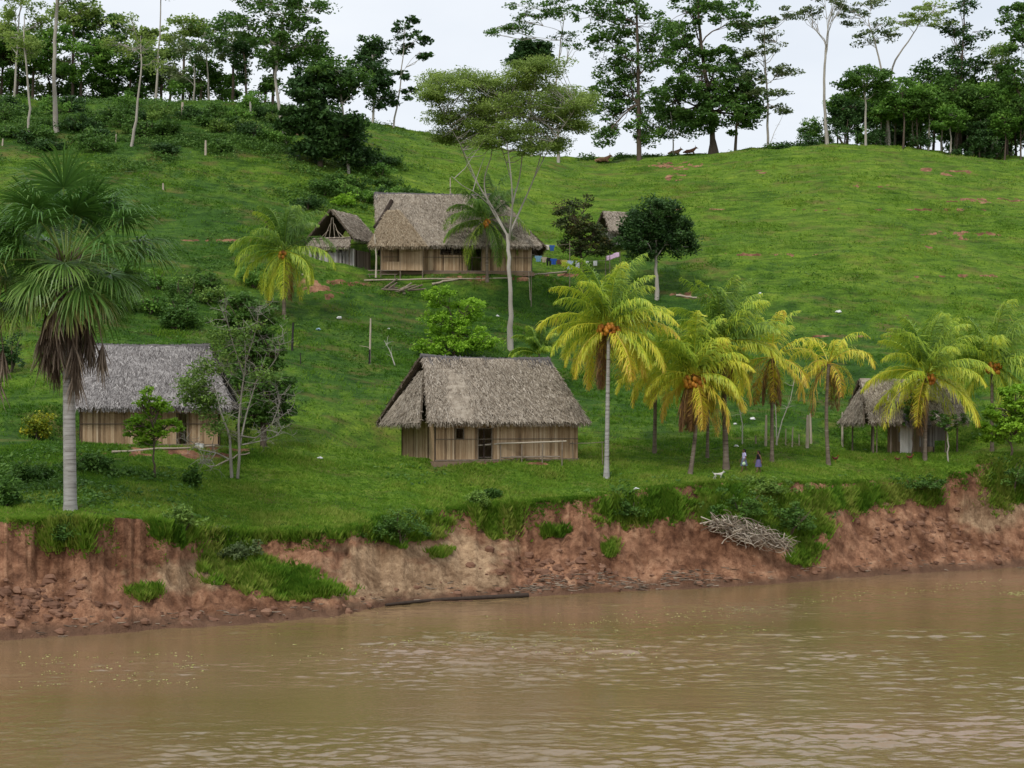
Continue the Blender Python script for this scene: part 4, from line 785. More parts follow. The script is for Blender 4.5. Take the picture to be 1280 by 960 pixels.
# ------------------------------------------------------------------ thatched houses
def slope(G, A, B, C, D, th=.16, nu=40, nv=18, dens=150, seed=1, fringe=True, vb=.5, sl=(.18,.42)):
    """thatch slab: A-B is the upper edge, D-C the lower edge; covered in loose straws that point downslope"""
    rg = np.random.default_rng(seed); A,B,C,D = [np.array(p, float) for p in (A,B,C,D)]
    u = np.linspace(0,1,nu); v = np.linspace(0,1,nv); U, V = np.meshgrid(u, v)
    def pt(U, V): return (A*(1-U)[...,None]+B*U[...,None])*(1-V)[...,None]+(D*(1-U)[...,None]+C*U[...,None])*V[...,None]
    nr_ = np.cross(B-A+C-D, D-A+C-B); nr_ /= np.linalg.norm(nr_)
    if nr_[2] < 0: nr_ = -nr_
    base = pt(U, V); hgt = np.linalg.norm(((D+C)-(A+B))/2); wid = np.linalg.norm(((B+C)-(A+D))/2)
    d = fbm(U*wid/.6+seed*7, V*hgt/.4, seed, 4)*.12+fbm(U*wid/2.5+seed, V*hgt/2.5, seed+3, 2)*.16+((V*hgt/.45) % 1)*.035
    top = base+nr_*(th+d)[...,None]; bot = base
    ed = fbm(u*wid/.5, u*0, seed+9, 3)*.25; top[-1] += ((D-A)/hgt*1.0)[None]*ed[:,None]
    i = (np.arange(nv-1)[:,None]*nu+np.arange(nu-1)[None]); q = np.stack([i,i+1,i+nu+1,i+nu],-1).reshape(-1,4)
    G.add(top.reshape(-1,3), q, vb+.0*U[:-1,:-1].ravel()+fbm(U*wid/.35, V*hgt/.35, seed+5, 3)[:-1,:-1].ravel()*.5); G.add(bot.reshape(-1,3), q, .05)
    for ring_t, ring_b in ((top[0],bot[0]),(top[-1],bot[-1]),(top[:,0],bot[:,0]),(top[:,-1],bot[:,-1])):
        m = len(ring_t); V_ = np.concatenate([ring_t, ring_b]); k = np.arange(m-1); G.add(V_, np.stack([k,k+1,k+1+m,k+m],-1), .12)
    n = int(wid*hgt*dens); a = rg.random(n); b = rg.random(n)**.9; p = pt(a, b)+nr_*(th+.05)
    dn = unit((D-A)*(1-a)[:,None]+(C-B)*a[:,None]); sd_ = unit(np.cross(dn, nr_)); l = rg.uniform(*sl, n)[:,None]; j = rg.normal(0,.45,n)[:,None]
    dd = unit(dn+sd_*j+nr_*rg.uniform(-.02,.22,n)[:,None]); w = unit(np.cross(dd, nr_+rg.normal(0,.3,(n,3))))*rg.uniform(.014,.034,n)[:,None]
    G.quads(np.stack([p-w,p+w,p+dd*l+w*.5,p+dd*l-w*.5],1), np.clip(rg.normal(vb,.24,n),0,1))
    if fringe:
        n = int(wid*60); a = rg.random(n); p = pt(a, np.ones(n))+nr_*(rg.random(n)*th)[:,None]; dn = unit((D-A)*(1-a)[:,None]+(C-B)*a[:,None])
        dd = unit(dn*.5+np.array((0,0,-1.))*.8+rg.normal(0,.22,(n,3))); l = rg.uniform(.12,.42,n)[:,None]; w = unit(np.cross(dd, nr_))*.025
        G.quads(np.stack([p-w,p+w,p+dd*l+w*.4,p+dd*l-w*.4],1), np.clip(rg.normal(vb-.1,.22,n),0,1))
        n = int(hgt*22)
        for U0, o in ((0.,-1),(1.,1)):
            b = rg.random(n); p = pt(np.full(n,U0), b)+nr_*(rg.random(n)*th)[:,None]; dn = unit(D-A); dd = unit(dn*.7+unit(B-A)*o*.5+rg.normal(0,.3,(n,3))); l = rg.uniform(.1,.3,n)[:,None]; w = unit(np.cross(dd,nr_))*.025
            G.quads(np.stack([p-w,p+w,p+dd*l,p+dd*l-w],1), np.clip(rg.normal(vb-.1,.2,n),0,1))
def wall(G, a, b, h, opens=(), seed=1, bw=.14, z0=.0, vb=.5, hj=.04, t=.035, skip=0.):
    rg = np.random.default_rng(seed); a = np.array(a,float); b = np.array(b,float); Lw = np.linalg.norm(b-a); d = (b-a)/Lw; ang = math.atan2(d[1], d[0])
    R = np.array(((cos(ang),-sin(ang),0),(sin(ang),cos(ang),0),(0,0,1))); x = 0
    while x < Lw-.03:
        w = min(bw*rg.uniform(.75,1.35), Lw-x); cx = x+w/2; segs = [(z0, h+rg.uniform(-hj,hj))]
        for (o0,o1,q0,q1) in opens:
            if o0 <= cx <= o1:
                ns = []
                for (s0,s1) in segs:
                    if q0 > s0+.02: ns.append((s0, min(q0,s1)))
                    if q1 < s1-.02: ns.append((max(q1,s0), s1))
                segs = ns
        vv = np.clip(rg.normal(vb,.22),0,1); off = rg.uniform(-.012,.012)
        if rg.random() >= skip:
            for (s0,s1) in segs:
                c = np.append(a[:2]+d[:2]*cx, (s0+s1)/2); c[:2] += np.array((-d[1], d[0]))*off
                G.box(c, (w*.93, t, s1-s0), vv, R)
        x += w
def frame_rect(G, a, d, x0, x1, z0, z1, w=.07, t=.09):
    for (cx, cz, sx, sz) in (((x0+x1)/2, z1+w/2, x1-x0+2*w, w), (x0-w/2,(z0+z1)/2,w,z1-z0), (x1+w/2,(z0+z1)/2,w,z1-z0)):
        ang = math.atan2(d[1],d[0]); R = ((cos(ang),-sin(ang),0),(sin(ang),cos(ang),0),(0,0,1)); G.box((a[0]+d[0]*cx, a[1]+d[1]*cx, cz), (sx,t,sz), .3, R)

def hut(name, label, loc, rz, Lh, Wh, wh, eave, ridge, rl, rr_, ov=.75, hipL=None, hipR=None, opens=(), lopens=(), board='board', thatch='thatch', seed=1, walls='FLRB', group=None, ridge_sag=.12, gableL=None, door=None, window=None):
    """Lh x Wh body; wall height wh; eave height; ridge height; the ridge runs from x=rl to x=rr_; hip = (apex x, apex z) of a lower end slope"""
    root = thing(name, label, 'house', loc, rz, group)
    x0, x1, y0, y1 = -Lh/2, Lh/2, -Wh/2, Wh/2
    G = Geo(); ex0, ex1 = x0-1.0 if hipL else x0-ov*.6, x1+1.0 if hipR else x1+ov*.6
    ey = Wh/2+ov
    slope(G, (rl,0,ridge), (rr_,0,ridge-ridge_sag*.3), (ex1,-ey,eave), (ex0,-ey,eave), seed=seed, nu=70, nv=30)
    bx0 = x0-ov-.8 if hipL else ex0; bx1 = x1+ov+.8 if hipR else ex1
    slope(G, (rr_+(.2 if hipR else 0),0,ridge-ridge_sag*.3), (rl-(.2 if hipL else 0),0,ridge), (bx0,ey,eave), (bx1,ey,eave), seed=seed+1, dens=50)
    roof = G.build('roof', M[thatch], root)
    G = Geo(); n = 30; t = np.linspace(0,1,n); P = np.stack([rl-.12+(rr_-rl+.24)*t, 0*t, ridge+.17-ridge_sag*.3*t+fbm(t*9,t*0,seed,3)*.20-.12*np.sin(t*pi)],-1)
    G.tube(P, .14+.05*vn(t*14,t*0,seed), 7, .5); rg = np.random.default_rng(seed)
    m = int((rr_-rl)*150); xs = rg.uniform(rl, rr_, m); sgn = rg.choice((-1,1), m); k = (eave-ridge)/ey
    p = np.stack([xs, 0*xs, ridge+.24-.12*np.sin((xs-rl)/(rr_-rl)*pi)+rg.normal(0,.05,m)],-1); l = rg.uniform(.3,.75,m)
    q = p+np.stack([rg.normal(0,.08,m), sgn*l, k*l+.03+rg.random(m)*.05],-1); w = np.array((.03,0,0)); G.quads(np.stack([p-w,p+w,q+w,q-w],1), np.clip(rg.normal(.4,.2,m),0,1))
    G.build('ridge_cap', M['thatch_dark'], roof)
    for sgn, hip, xe in ((-1, hipL, x0), (1, hipR, x1)):
        if hip:
            G = Geo(); ax, az_, tw, mat_ = hip; xx = xe+sgn*(ov+.55)
            # fan shaped end roof, wide at the eave
            Aa = (ax, .5*tw, az_) if sgn < 0 else (ax, -.5*tw, az_); Bb = (ax, -.5*tw, az_) if sgn < 0 else (ax, .5*tw, az_)
            ez = eave-.08; C_ = (xx, -ey*.93, ez) if sgn < 0 else (xx, ey*.93, ez); D_ = (xx, ey*.93, ez) if sgn < 0 else (xx, -ey*.93, ez)
            slope(G, Aa, Bb, C_, D_, th=.14, seed=seed+5, nu=34, nv=24, dens=110)
            G.build('end_roof', M[mat_], root)
    # walls
    o_all = list(opens)
    if 'F' in walls: G = Geo(); wall(G, (x0,y0), (x1,y0), wh, o_all, seed); G.build('wall', M[board], root)
    if 'B' in walls: G = Geo(); wall(G, (x0,y1), (x1,y1), wh, (), seed+1); G.build('wall', M[board], root)
    if 'L' in walls: G = Geo(); wall(G, (x0,y1-.05), (x0,y0+.05), wh, lopens, seed+2); G.build('wall', M[board], root)
    if 'R' in walls: G = Geo(); wall(G, (x1,y0+.05), (x1,y1-.05), wh, (), seed+3); G.build('wall', M[board], root)
    # corner posts and plates
    for cx in np.linspace(x0, x1, max(3, int(Lh/3)+1)):
        for cy in (y0+.10, y1-.10):
            G = Geo(); G.tube([(cx,cy,-.5),(cx,cy,wh+.1)], [.07,.06], 8, .3); G.build('post', M['wood_dark'], root)
    G = Geo(); G.box((0,y0+.0,wh+.11),(Lh+.3,.12,.12),.4); G.box((0,y1,wh+.11),(Lh+.3,.12,.12),.4); G.box((0,y0-.06,.06),(Lh+.1,.10,.10),.5); G.box((0,y0-.07,wh*.55),(Lh,.035,.05),.25)
    G.build('beam', M['wood'], root)
    for sgn in (-1, 1):
        G = Geo()
        for (xa) in (ex0+.06 if sgn < 0 else ex1-.06,):
            xr = rl+.06 if sgn < 0 else rr_-.06
            for sy in (-1, 1): G.tube([(xr,0,ridge-.05),(xa,sy*(ey-.05),eave-.05)], [.06,.05], 6, .3)
        G.build('rafter', M['wood_dark'], root)
    # earth floor
    G = Geo(); G.box((0,0,-.22),(Lh+.5,Wh+.5,.40),.5); G.build('floor', M['earth_pale'], root)
    for (o0,o1,q0,q1) in opens:
        nm = 'door' if q0 < .2 else 'window'; G = Geo(); frame_rect(G, (x0,y0-.03), (1,0), o0, o1, max(q0,.05), q1); fr = G.build(nm, M['wood'], root)
        if nm == 'door':
            G = Geo(); wall(G, (0,0), (o1-o0-.06,0), q1-.1, (), seed+40, vb=.3); pnl = G.build('door_leaf', M['board'], fr); pnl.location = (x0+o0+.04, y0+.12, .04); pnl.rotation_euler.z = radians(78)
        elif q1-q0 > .4:
            G = Geo()
            for k in range(1, int((o1-o0)/.35)): G.box((x0+o0+k*.35, y0+.02, (q0+q1)/2), (.04,.04,q1-q0), .3)
            if G.n: G.build('bar', M['wood'], fr)
    return root

# middle house
s0 = 118/F
MH = thing_loc = Vector(((612-640)/F*119.5, 119.5, 8.40))
hut('thatched_house', 'middle thatched house with tan board walls and dark doorway near the bank', MH, radians(27), 11.6, 6.2, 2.85, 2.72, 7.45, -5.5, 5.0, .85, hipL=(-5.35, 6.5, .5, 'thatch'), opens=[(3.35,4.4,0,2.3),(1.55,2.15,1.55,2.3)], seed=501, hipR=None)
# left house
hut('thatched_house', 'left grey thatched house half hidden behind the bare tree', Vector(((190-640)/F*114.5, 114.5, 9.55)), radians(9), 9.4, 5.6, 2.75, 2.6, 7.0, -4.6, 4.0, .7, hipR=(3.8, 6.0, .6, 'thatch_grey'), opens=[(6.6,7.3,0,2.2)], seed=521, thatch='thatch_grey')
# upper house
hut('thatched_house', 'upper thatched house on the terrace halfway up the hill', Vector(((570-640)/F*170, 170, 26.95)), radians(4), 15.6, 6.6, 2.7, 2.55, 8.4, -8.6, 4.6, .9, opens=[(6.1,7.2,1.75,2.6),(7.4,8.5,1.75,2.6),(8.9,10.3,0,2.6)], hipR=(4.4, 7.6, .6, 'thatch'), seed=541)
up_root = [o for o in bpy.data.objects if o.get('label','').startswith('upper thatched')][0]
# patched tan half-round end roof at the front left of the upper house, with a dark tube above it for the gable slot's shade
G = Geo(); slope(G, (-7.3,-1.6,6.4), (-6.0,-1.6,6.4), (-3.1,-5.3,2.25), (-9.2,-5.2,2.25), th=.26, nu=40, nv=22, seed=551, vb=.5)
G.build('porch_roof', M['thatch_tan'], up_root)
G = Geo(); G.tube([(-8.6,-2.9,4.6),(-7.6,-1.9,6.0),(-6.8,-.95,7.7)], [.16,.26,.20], 6, .2); G.build('gable_slot_shade', M['wood_dark'], up_root)  # solid dark tube, its colour stands in for shade inside the slot
G = Geo(); wall(G, (-7.9,-4.3), (-3.6,-4.3), 2.4, [(.2,1.9,.9,2.2)], 552, vb=.55); wall(G, (-3.6,-4.3), (-3.6,-3.35), 2.4, (), 553, vb=.5); G.build('wall', M['board'], up_root)
for x in (-7.9,-5.9,-3.6):
    G = Geo(); G.tube([(x,-4.25,-1),(x,-4.25,2.4)], [.07,.06], 7, .4); G.build('post', M['wood'], up_root)
G = Geo(); G.tube([(-8.4,-5.6,-.9),(-8.35,-5.4,1.2),(-8.55,-5.2,3.6)], [.10,.08,.05], 7, .8); G.build('pole', M['wood_pale'], up_root)

def simple_roof_hut(name, label, loc, rz, Lh, Wh, eave, ridge, seed, posts, panels=(), ov=.6, thatch='thatch', hipL=None, rl=None, rr_=None):
    root = thing(name, label, 'hut', loc, rz); G = Geo(); ey = Wh/2+ov
    rl = -Lh/2-.2 if rl is None else rl; rr_ = Lh/2+.2 if rr_ is None else rr_
    slope(G, (rl,0,ridge), (rr_,0,ridge), (Lh/2+.5,-ey,eave), (-Lh/2-.5,-ey,eave), seed=seed, nu=50, nv=24)
    slope(G, (rr_,0,ridge), (rl,0,ridge), (-Lh/2-.5,ey,eave), (Lh/2+.5,ey,eave), seed=seed+1, dens=30)
    rf = G.build('roof', M[thatch], root)
    if hipL:
        G = Geo(); ax, az_ = hipL; slope(G, (ax,.3,az_), (ax,-.3,az_), (-Lh/2-ov-.2,-ey*.95,eave-.05), (-Lh/2-ov-.2,ey*.95,eave-.05), th=.14, seed=seed+7, nu=26, nv=20); G.build('end_roof', M[thatch], root)
    for (x, y, r, v) in posts:
        G = Geo(); G.tube([(x,y,-.5),(x+.03,y,eave+.25)], [r,r*.85], 8, v); G.build('post', M['wood'], root)
    for (a, b, z0, h, m, sd_) in panels:
        G = Geo(); wall(G, a, b, h, (), sd_, .16, z0, .5); G.build('wall_panel', M[m], root)
    for sx in (rl+.1, rr_-.1):
        G = Geo(); xe = -Lh/2-.35 if sx < 0 else Lh/2+.35
        for sy in (-1,1): G.tube([(sx,0,ridge-.05),(xe,sy*(ey-.05),eave-.05)], [.06,.05], 6, .25)
        G.box((xe*.97,0,eave+.2),(.08,Wh,.08),.3); G.build('rafter', M['wood_dark'], root)
    G = Geo(); 
    for sy in (-1,1): G.box((0,sy*Wh/2,eave+.18),(Lh,.1,.1),.3)
    G.build('beam', M['wood_dark'], root)
    return root
# open hut on the right
simple_roof_hut('open_hut', 'open sided thatched hut behind the broad palm at the right', Vector(((1130-640)/F*132.5, 132.5, 8.7)), radians(9), 7.4, 4.8, 2.45, 6.0, 571,
    [(-3.6,-2.3,.08,.3),(-3.3,-2.3,.05,.5),(-3.6,2.3,.08,.3),(-2.1,-2.3,.07,.3),(.6,-2.2,.07,.3),(2.6,-2.3,.07,.3),(3.6,-2.3,.08,.3),(3.6,2.3,.08,.3),(-1.9,2.3,.08,.3),(1.4,2.3,.08,.3)],
    [((-1.35,-2.4),(-.3,-2.4),0,2.45,'board_white',572),((-.3,.4),(.9,.4),.9,2.3,'board_grey',573),((.9,-1.0),(2.2,-1.0),.5,2.2,'board_grey',574),((-.5,2.3),(3.6,2.3),0,2.3,'board',575),((2.3,-.5),(3.4,-.5),1.0,2.3,'board_grey',576)], hipL=(-3.6,5.2))
G = Geo(); rt = [o for o in bpy.data.objects if o.get('label','').startswith('open sided')][0]
slope(G, (-1.2,-2.6,3.1), (.8,-2.6,3.0), (.6,-3.9,2.15), (-1.4,-3.9,2.3), th=.12, nu=14, nv=8, seed=577); G.build('awning', M['thatch_dark'], rt)
# shed left of the upper house
simple_roof_hut('shed', 'dark open gabled shed of grey boards beside the upper house', Vector(((429-640)/F*171, 171, 27.0)), radians(66), 4.8, 4.6, 3.4, 6.6, 581,
    [(-2.2,-2.0,.08,.5),(-2.2,2.0,.08,.5),(2.2,-2.0,.08,.5),(2.2,2.0,.08,.5),(-2.2,0,.06,.3)],
    [((-2.2,2.0),(-2.2,-2.6),-.6,2.5,'board_grey',582),((-2.2,2.1),(2.2,2.1),-.3,2.5,'board_grey',583),((-2.2,-2.1),(2.2,-2.1),-.3,2.5,'board_grey',584)], thatch='thatch')
sh_ = [o for o in bpy.data.objects if o.get('label','').startswith('dark open gabled')][0]
G = Geo(); slope(G, (-2.3,2.3,3.7), (-2.3,-2.3,3.7), (-3.3,-2.7,2.6), (-3.3,2.7,2.6), th=.12, nu=26, nv=8, seed=588); G.build('lean_roof', M['thatch'], sh_)
for k in range(6):
    G = Geo(); a_ = -1.8+k*.72; G.tube([(-2.35,a_,3.4),(-2.3,a_*.25,6.2-abs(a_)*.9)], [.035,.03], 5, .6); G.build('gable_pole', M['wood_pale'], sh_)
# small roof behind the round tree
b_ = hit(776, 308)
simple_roof_hut('small_hut', 'small thatched roof peeping out left of the dark round tree', b_, radians(22), 4.2, 3.2, 1.4, 3.9, 591, [(-1.9,-1.4,.07,.3),(-1.9,1.4,.07,.3),(1.9,-1.4,.07,.3),(1.9,1.4,.07,.3)], [((-2.0,1.4),(-2.0,-1.4),0,1.5,'board_grey',592),((-2,-1.5),(2,-1.5),0,1.5,'board_grey',593)], thatch='thatch')

# grey board fence from the shed to the left
rf_ = thing('board_fence', 'rough grey board fence between small palm and shed', 'fence', at(398,168.5), 0)
G = Geo(); wall(G, (-2.0,0), (3.2,-.4), 2.3, (), 601, .16, -.4, .55, .25, skip=.12); G.build('boards', M['board_grey'], rf_)
G = Geo(); G.box((.6,.05,1.3),(5.2,.07,.08),.3); G.build('rail', M['wood'], rf_)

# ------------------------------------------------------------------ railings, posts, logs
def log(name, label, cat, a, b, r, mat='wood', group=None, seg=7, v=.6, wob=.03):
    a = Vector(a); b = Vector(b); mid = (a+b)/2; root_loc = mid
    G = Geo(); n = 8; t = np.linspace(0,1,n)[:,None]; P = np.array(a)*(1-t)+np.array(b)*t; P[1:-1] += rng.normal(0,wob,(n-2,3))
    G.tube(P, np.linspace(r, r*.75, n), seg, v); o = G.build(name, M[mat], None, True, mid); o.location = mid; return tag(o, label, cat, group)
# bench-like railing in front of the middle house
B = hit(640, 577); rail = thing('railing', 'rustic pole railing along the front of the middle house', 'railing', B, radians(8))
s = B.y/F
for (px, h) in ((596,1.25),(625,1.2),(652,1.25),(678,1.3),(703,1.6)):
    G = Geo(); x = (px-640)*s; G.tube([(x,-.1,-.6),(x+.02,-.1,h)], [.05,.045], 7, .55); G.build('post', M['wood'], rail)
G = Geo(); G.tube([(-2.8,-.1,1.15),(-.8,-.12,1.32),(1.2,-.08,1.38),(4.0,-.1,1.48)], [.06,.06,.055,.05], 7, .8); G.build('rail', M['wood_pale'], rail)
G = Geo(); G.tube([(-2.8,.3,.30),(0,.3,.34),(3.6,.3,.36)], [.05]*3, 7, .4); G.tube([(-2.8,.05,.28),(0,.05,.3),(3.6,.05,.33)], [.05]*3, 7, .6); G.build('shelf', M['wood'], rail)
B = hit(735, 578); rail = thing('railing', 'thin pole frame between middle house and tallest palm', 'railing', B, 0)
for x in (-1.1, 1.1):
    G = Geo(); G.tube([(x,0,-.4),(x-.05,0,1.55)], [.035,.03], 6, .6); G.build('post', M['wood'], rail)
G = Geo(); G.tube([(-2.6,0,1.38),(0,0,1.42),(1.2,0,1.5)], [.03]*3, 6, .7); G.build('rail', M['wood'], rail)
B = hit(530, 350); rng = np.random.default_rng(700)
# bench before the upper house porch
bench = thing('bench', 'rough plank bench under the tan porch roof of the upper house', 'bench', at(478,164.6), 0)
G = Geo(); G.box((0,0,.55),(3.0,.35,.06),.6); G.build('seat', M['wood'], bench)
for x in (-1.3,1.3):
    G = Geo(); G.box((x,0,.2),(.08,.3,.7),.4); G.build('leg', M['wood'], bench)
G = Geo(); G.box((0,.3,1.0),(3.0,.05,.08),.6); G.build('backrest', M['wood'], bench)
# woodpile
B = at(503, 161.5)
wp = thing('woodpile', 'untidy pile of split logs and poles below the upper house', 'woodpile', B)
for k in range(16):
    G = Geo(); a = np.array((rng.uniform(-2.2,1.2), rng.uniform(-.6,.6), .1+rng.random()*.5)); az = rng.uniform(-.5,.9); e = rng.uniform(-.1,.7); l = rng.uniform(.9,2.3)
    G.tube([a, a+l*np.array((cos(az)*cos(e), sin(az)*.4, sin(e)))], [.11,.09], 6, rng.uniform(.2,.8)); G.build('log', M['wood'], wp)
WL_ = 'logs lying along the upper terrace'
lg = [((455,352),(640,349),'long pale pole edging the terrace of the upper house',.09),((540,357),(575,350),'short thick log lying on the slope below the doorway',.13),((660,346),(708,341),'straight pole lying on the path beside the drying clothes',.12),((378,345),(392,352),'short log on the red earth left of the shed',.16)]
for (a, b, lb, r) in lg:
    A_ = hit(*a); B_ = hit(*b); log('log', lb, 'log', A_+Vector((0,0,.12)), B_+Vector((0,0,.12)), r, 'wood_pale', None)
A_ = hit(845,371); B_ = hit(875,374); log('log', 'grey log lying on the ground right of the dark round tree', 'log', A_+Vector((0,0,.1)), B_+Vector((0,0,.12)), .14, 'wood_pale')
A_ = hit(140,568); B_ = hit(268,560); log('log', 'long plank edging the yard of the left house', 'log', A_+Vector((0,0,.15)), B_+Vector((0,0,.15)), .09, 'wood_pale')
A_ = hit(262,585); B_ = hit(312,572, 100); log('log', 'crooked fallen branch at the foot of the gnarled tree', 'log', A_+Vector((0,0,.1)), B_+Vector((0,0,.3)), .06, 'wood_pale', wob=.12)
# fence posts
FP = 'old fence posts'
posts = [(462,455,398,.09,'pale leaning post with a black charred foot above the middle house roof','wood_pale'),(365,438,403,.10,'charred black post on the slope below the small palm','charcoal'),(376,470-15,441,.05,'short charred stub right of the black post','charcoal'),
 (957,558,519,.10,'white post just left of the ragged yellow palm trunk','wood_pale'),(982,557,536,.05,'thin short stake right of the ragged yellow palm','wood_pale'),(990,559,534,.06,'slender white stake in the row behind the palms','wood_pale'),(999,557,543,.05,'shortest stake in the row behind the palms','wood_pale'),
 (1009,560,519,.14,'thick white double topped post in the fence row','wood_pale'),(1014,555,517,.10,'white post leaning against the thick double topped post','wood_pale'),(1053,558,515,.09,'white post standing alone between the thin palm and the open hut','wood_pale'),(945,555,545,.07,'reddish stump behind the two women','wood'),
 (257,194,176,.14,'short white stump alone on the upper left slope','wood_pale'),(228,148,128,.2,'pale broken stump on the left ridge','wood_pale'),(204,237,229,.1,'tiny white stake in the middle of the left slope','wood_pale'),(274,160,150,.12,'pale stub under the left ridge trees','wood_pale'),(314,146,128,.14,'pale broken trunk below the sky gap on the left','bark_pale'),
 (563,245,222,.08,'pale pole standing behind the upper house roof','wood_pale'),(663,375,340,.05,'thin stake at the right corner of the upper house','wood_pale'),(3,183,174,.1,'small pale stake at the far left of the slope','wood_pale'),(145,178,168,.1,'small stub in the left thicket','wood_pale')]
for (c, r, top, rad, lb, mt) in posts:
    B = hit(c, r); h = (r-top)*B.y/F; G = Geo(); lean = rng.normal(0,.04)*h
    G.tube([(0,0,-.3),(lean*.4,0,h*.35),(lean*.7,.02,h*.7),(lean,0,h)], [rad*1.1,rad,rad*.92,rad*.7], 8, .7)
    o = G.build('fence_post', M[mt], None, True); o.location = B; tag(o, lb, 'post', FP if mt == 'wood_pale' else None)
    if 'charred foot' in lb:
        G = Geo(); G.tube([(0,0,0),(lean*.3,0,h*.32)], [rad*1.16,rad*1.05], 8, .5); f_ = G.build('charred_foot', M['charcoal'], o)
        G = Geo(); G.tube([(lean*.4,0,h*.36),(-.9,0,h*.40)], [.03,.02], 5, .6); G.build('peg', M['wood_pale'], o)
# thin dead saplings
def deadsap(label, pts, seed):
    global rng
    rng = np.random.default_rng(seed); B = hit(*pts[0]); P = [np.array(tuple(B))]+[pxpt(c,r,B.y) for c,r in pts[1:]]; G = Geo(); G.tube(P, np.linspace(.06,.015,len(P)), 6, .9)
    for k in range(7):
        i = rng.integers(1,len(P)); q = P[i]*(.6)+P[i-1]*.4; G.tube(bend(q, q+unit(rng.normal(size=3)+np.array((0,0,.8)))*rng.uniform(.5,1.3), 4, .1), np.linspace(.02,.006,4), 4, .9, False)
    o = G.build('dead_sapling', M['bark_pale'], None, True, B); o.location = B; tag(o, label, 'dead tree')
deadsap('thin white forked dead sapling behind the ragged yellow palm', [(970,556),(978,525),(988,500),(994,470)], 711)
deadsap('thin leaning dead stem right of the pale post above the middle house', [(494,458),(488,440),(480,425)], 712)
deadsap('white thin stem behind the dead sapling in the palm group', [(971,557),(970,520),(968,480),(972,450)], 713)
deadsap('slim pale stem of a young tree behind the palms near the women', [(928,556),(928,530),(924,510),(918,485)], 714)
deadsap('bare dead shrub right of the heavy crowned tree on the ridge', [(962,178),(968,165),(976,150),(980,140)], 715)

# ------------------------------------------------------------------ driftwood and shore debris
rng = np.random.default_rng(720)
B = hit(938, 682, float(itp(DW,938))+1.0); G = Geo(); b = np.array(tuple(B)); s = B.y/F
for k in range(360):
    u_ = rng.uniform(-1,1); cx = 938+u_*48; cy = 668+u_*14; h_ = (1-abs(u_)**2)
    c = pxpt(cx, cy+rng.uniform(-13,11)*h_, B.y-.8*rng.random()*h_-.3)
    az = rng.normal(-.25,.7); l = rng.uniform(.6,2.2); e = rng.normal(-.22,.45)
    d = np.array((cos(az)*cos(e), .5*sin(az), sin(e)))*l
    if rng.random() < .15: d = np.array((rng.normal(0,.3), rng.normal(0,.3), rng.uniform(-.8,.9)))
    G.tube(bend(c-d/2, c+d/2, 7, rng.uniform(.08,.30)), np.linspace(rng.uniform(.02,.055), .010, 7), 4, rng.uniform(0,.95), False)
o = G.build('brushwood_pile', M['wood_pale'], None, True, B); o.location = B; tag(o, 'tangled pile of grey dead branches lodged on the clay bank', 'driftwood')
G = Geo(); lo_ = float(itp(DW,560))
def shore(c, off): 
    y = float(itp(DW,c))+off; return pxpt(c, 0, y)[:1].tolist()[0], y
P = [];
for c in np.linspace(482, 660, 16):
    y = float(itp(DW,c)-.1); x = (c-640)/F*y; P.append((x, y, .10))
G.tube(P, np.linspace(.09,.16,16), 7, .4); o = G.build('driftwood_log', M['wood_dark'], None, True); tag(o, 'long dark wet log stranded along the waterline below the sand slides', 'log')
ctr = np.array(P).mean(0); 
for v_ in o.data.vertices: v_.co = v_.co-Vector(ctr)
o.location = ctr
G = Geo()
for k in range(520):
    c = rng.choice((rng.uniform(640,900), rng.uniform(0,1280), rng.uniform(40,180)), p=(.6,.38,.02)); y = float(itp(DW,c))+rng.uniform(.15,1.5); x = (c-640)/F*y; z = float(H(np.array([x]),np.array([y]))[0])
    if z < 0 or z > 1.2: continue
    az = rng.normal(0,.35); l = rng.uniform(.15,.8); d = np.array((cos(az), sin(az), rng.normal(0,.08)))*l; p = np.array((x,y,z+.04)); G.tube([p-d/2, p+rng.normal(0,.03,3), p+d/2], [.02,.03,.012], 4, rng.random(), False)
tag(G.build('shore_debris', M['straw'], None), 'sticks and reed debris washed up along the waterline', 'debris', kind='stuff')
# floating weed
G = Geo()
def floaters(n, f):
    for k in range(n):
        c, r = f(); y = CAMZ*F/(r-YH); x = (c-640)/F*y; sc = rng.uniform(.025,.065)
        if y > float(itp(DW,c))-.3: continue
        m = 3; C = np.array((x,y,.018))+rng.normal(0,.07,(m,3))*np.array((1,1,0)); a_ = rng.random(m)*6.28; dx = np.stack([np.cos(a_),np.sin(a_),0*a_],-1)*sc; dy = np.stack([-np.sin(a_),np.cos(a_),0*a_],-1)*sc*.8; G.quads(np.stack([C-dx,C-dy,C+dx,C+dy+np.array((0,0,.015))],1), rng.uniform(.3,1,m))
floaters(50, lambda: (rng.normal(470,60), 0) if False else (lambda c: (c, 822-(c-380)*.12+rng.normal(0,4)))(rng.uniform(370,620)))
floaters(200, lambda: (lambda c: (c, 785-(c-700)*.105+rng.normal(0,4)))(rng.uniform(700,1270)))
floaters(70, lambda: (rng.normal(860,90), rng.normal(776,12)))
floaters(120, lambda: (rng.uniform(10,260), rng.uniform(815,860)))
floaters(50, lambda: (rng.uniform(260,1000), rng.uniform(765,850)))
floaters(50, lambda: (rng.uniform(640,800), rng.normal(812,8)))
floaters(80, lambda: (rng.normal(1275,10), rng.normal(743,2)))
tag(G.build('floating_weed', leafmat('floating water weed', [(0,(.14,.18,.04)),(.6,(.28,.30,.08)),(1,(.45,.45,.20))], .1), None), 'scattered yellow green leaves drifting on the river', 'water weed', kind='stuff')

